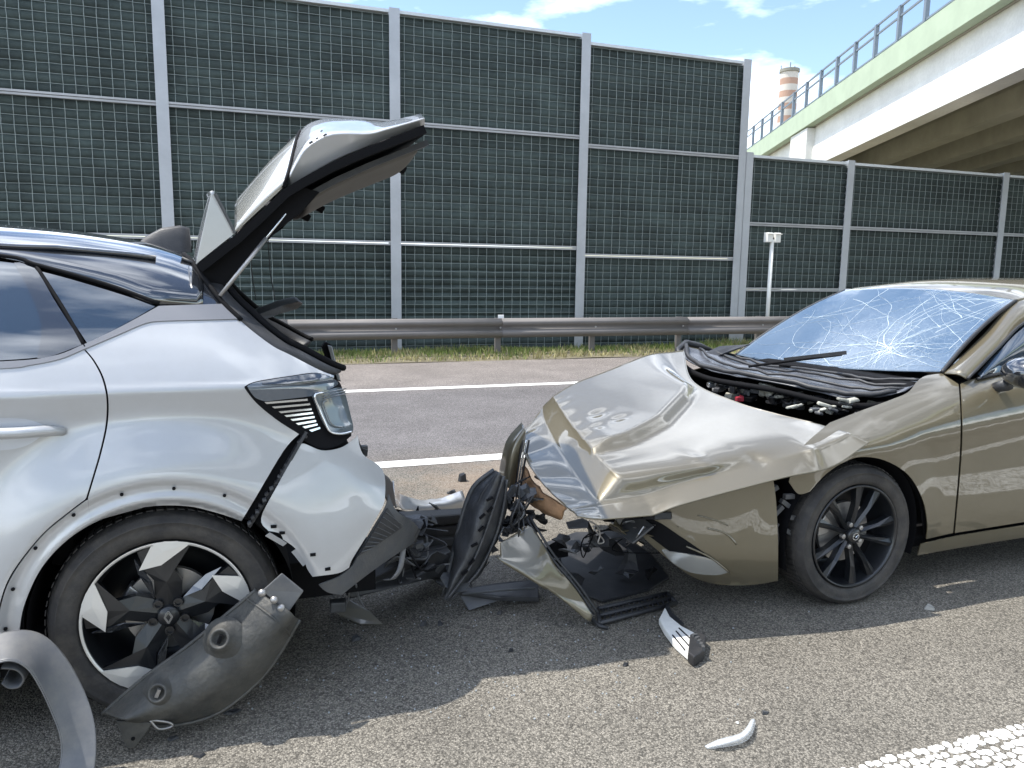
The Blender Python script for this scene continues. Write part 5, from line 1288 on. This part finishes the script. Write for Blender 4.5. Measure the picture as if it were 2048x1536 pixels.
# white lamp fragment
WL = empty('lamp_fragment', at(1365, 1275, Z=0), 'broken white headlamp housing with black connector lying on sunlit asphalt', 'lamp')
P = [at(x, y, Z=.035) for x, y in [(1330, 1213), (1340, 1232), (1362, 1250), (1392, 1266), (1392, 1290), (1378, 1308), (1350, 1284), (1328, 1255), (1318, 1236)]]
MB().prism(P, (0, 0, -.032)).build('housing', mat('white_housing', (.80, .79, .75), .45, var=.06, vscale=40), WL, bevel=.006)
for x0, y0, x1, y1 in ((1352, 1262, 1380, 1294), (1358, 1256, 1388, 1284), (1345, 1270, 1370, 1300)):
    MB().tube([at(x0, y0, Z=.037), at(x1, y1, Z=.037)], .0028, 5).build('groove', M_DEEP, WL)
P = [at(x, y, Z=.045) for x, y in [(1380, 1268), (1400, 1262), (1413, 1272), (1408, 1300), (1388, 1314), (1376, 1304)]]
MB().prism(P, (0, 0, -.042)).build('connector', M_BLKPL, WL, bevel=.005)
for k in range(5):
    MB().box(at(1390+k*4, 1272+k*6, Z=.05), (.02, .012, .018), Matrix.Rotation(.3*k, 3, 'Z')).build('connector_rib', M_DKGREY, WL)
P = [at(x, y, Z=.03) for x, y in [(1330, 1212), (1336, 1206), (1344, 1224), (1368, 1246), (1360, 1250), (1338, 1232)]]
MB().prism(P, (0, 0, -.012)).build('rim_shard', M_BLKPL, WL)
# clear cover strip
def clear(): return mat('clear_cover', (.75, .79, .82), .06, spec=.9, alpha=.38)
rows = [[at(x, y, Z=z) for x, y, z in r] for r in ([(1410, 1494, .004), (1440, 1480, .018), (1478, 1470, .022), (1494, 1456, .026), (1503, 1440, .022)], [(1412, 1495, .004), (1444, 1488, .024), (1482, 1476, .030), (1500, 1460, .032), (1508, 1440, .02)], [(1414, 1496, .004), (1448, 1492, .004), (1484, 1484, .004), (1502, 1468, .004), (1509, 1446, .006)])]
tag(sheet('clear_cover', rows, clear(), None, n=5, solid=.004), 'curved clear plastic lamp cover lying on the near asphalt', 'lamp cover')
# small shards, each its own thing
rn = random.Random(77)
def shard(name, x, y, r, h, m, label, cat, group=None):
    c = at(x, y, Z=.0); n = rn.randint(5, 7); a0 = rn.uniform(0, 6)
    P = [c+Vector((r*rn.uniform(.5, 1.3)*cos(a0+2*pi*k/n)*1.3, r*rn.uniform(.5, 1.3)*sin(a0+2*pi*k/n), .002)) for k in range(n)]
    m_ = MB().prism(P, (rn.uniform(-.2, .2)*r, rn.uniform(-.2, .2)*r, h))
    for v in m_.v[n:]: v.z *= rn.uniform(.5, 1.3); v.xy = c.xy+(v.xy-c.xy)*.75
    return tag(m_.build(name, m, None), label, cat, group)
for (x, y, r, lb) in [(880, 1250, .014, 'right one of two black shards in front of the flat bumper slab'), (846, 1251, .013, 'left one of two black shards in front of the flat bumper slab'), (712, 1281, .018, 'longest black shard lying below the smashed fog lamp'),
                  (1000, 1228, .012, 'black shard just below the right end of the flat slab'), (1252, 1332, .009, 'lone black speck on sunlit asphalt left of the white lamp housing'), (1022, 1304, .008, 'black speck at the rim of the shadow under the flat slab')]:
    shard('plastic_shard', x, y, r, .012, M_BLKPL, lb, 'shard')
for (x, y, r, h, lb) in [(925, 962, .03, .05, 'tallest black scrap behind the standing bumper piece'), (962, 975, .045, .03, 'widest black scrap behind the standing bumper piece'), (903, 987, .03, .02, 'black scrap nearest the crushed silver bumper skin')]:
    shard('broken_plastic', x, y, r, h, M_BLKPL, lb, 'shard')
# tangle of torn plastic, clips and wiring between the bumpers
def jag(c, s_, m_, parent, r, name='torn_plastic'):
    n = r.randint(6, 9); a0 = r.uniform(0, 6); bend = r.uniform(-1.2, 1.2)
    R = Matrix.Rotation(r.uniform(0, 6.28), 3, 'Z') @ Matrix.Rotation(r.uniform(-.8, .8), 3, 'X') @ Matrix.Rotation(r.uniform(-.8, .8), 3, 'Y')
    ring = []
    for k in range(n):
        q = s_*r.choice((.7, .9, 1.0, 1.15)); x, y = q*cos(a0+2*pi*k/n)*1.5, q*sin(a0+2*pi*k/n); ring.append(c+R @ Vector((x, y, bend*x*x/s_*.5)))
    m2 = MB(); m2.add(ring+[c+R @ Vector((0, 0, s_*.15))], [(k, (k+1) % n, n) for k in range(n)])
    for v in m2.v: v.z = max(v.z, .006)
    return m2.build(name, m_, parent, solid=.005)
r5 = random.Random(41)
for k in range(30):
    x, y = r5.uniform(785, 915), r5.uniform(1005, 1175); jag(at(x, y, Y=2.98+r5.uniform(-.08, .35)), r5.uniform(.015, .05), r5.choice([M_BLKPL, M_BLKPL, M_DKGREY, M_DEEP, M_CARR]), SIL, r5)
for k in range(26):
    x, y = r5.uniform(1000, 1085), r5.uniform(955, 1110); jag(at(x, y, Y=3.05+r5.uniform(-.05, .2)), r5.uniform(.012, .042), r5.choice([M_BLKPL, M_CARR, M_DKGREY, M_DEEP]), TB, r5)
for k in range(22):
    x, y = r5.uniform(1100, 1350), r5.uniform(1045, 1150); jag(at(x, y, Y=2.95+r5.uniform(-.05, .4)), r5.uniform(.015, .06), r5.choice([M_BLKPL, M_CARR, M_DEEP, M_DKGREY]), GLD, r5)
for k in range(14):
    par, (xa, xb, ya, yb) = r5.choice([(SIL, (770, 900, 1040, 1170)), (TB, (1010, 1070, 960, 1080)), (GLD, (1150, 1330, 1045, 1120))])
    P = [at(r5.uniform(xa, xb), r5.uniform(ya, yb), Y=2.92+r5.uniform(-.04, .2)) for _ in range(4)]
    MB().tube(cr(P, 6), r5.uniform(.0025, .006), 5).build('loose_wire', r5.choice([M_BLKPL, M_DEEP, M_MOULD]), par, smooth=True)
for k in range(9):
    x, y = r5.uniform(1225, 1350), r5.uniform(1040, 1075); jag(at(x, y, Y=2.78+r5.uniform(0, .1)), r5.uniform(.02, .05), r5.choice([M_GOLD, M_BLKPL, M_STEEL]), GLD, r5)
P = [at(x, y, Y=2.9) for x, y in [(1178, 1042), (1192, 1050), (1200, 1068), (1196, 1086), (1208, 1082), (1188, 1058)]]
MB().tube(cr(P, 4), .004, 6).build('bent_wire', M_STEEL, GLD, smooth=True)
shard('stone_chip', 1858, 1218, .020, .014, mat('grey_stone', (.30, .29, .26), .8), 'small grey stone chip on the road right of the gold wheel', 'stone')
shard('plastic_chip', 1529, 1427, .012, .008, M_DKGREY, 'dark chip just above the clear cover on the asphalt', 'shard')
shard('white_crumb', 1474, 1447, .006, .006, M_WHITE, 'tiny white crumb beside the clear lamp cover', 'shard')
shard('plastic_strip', 400, 1510, .016, .006, M_BLKPL, 'black splinter in the near left corner beside the curled moulding', 'shard')
shard('plastic_strip', 345, 1478, .016, .006, M_BLKPL, 'black splinter just right of the arch liner tab', 'shard')
shard('plastic_strip', 462, 1425, .022, .006, M_BLKPL, 'black splinter under the lower edge of the arch liner', 'shard')
shard('paint_flake', 788, 928, .012, .006, mat('cream_flake', (.62, .58, .42), .6), 'cream flake lying at the end of the lane line by the silver bumper', 'shard')
mb = MB()
for k in range(320):
    x = rn.gauss(900, 330); y = rn.uniform(1180, 1440)
    c = at(x, y, Z=.0); r = rn.uniform(.0012, .0032); mb.box(c+Vector((0, 0, r*.6)), (r*2, r*1.6, r*1.2), Matrix.Rotation(rn.uniform(0, 3), 3, 'Z'))
tag(mb.build('glass_crumbs', mat('glass_crumb', (.34, .36, .37), .3), None, recalc=False), 'scattered crumbs of broken glass on the asphalt', 'debris', kind='stuff')
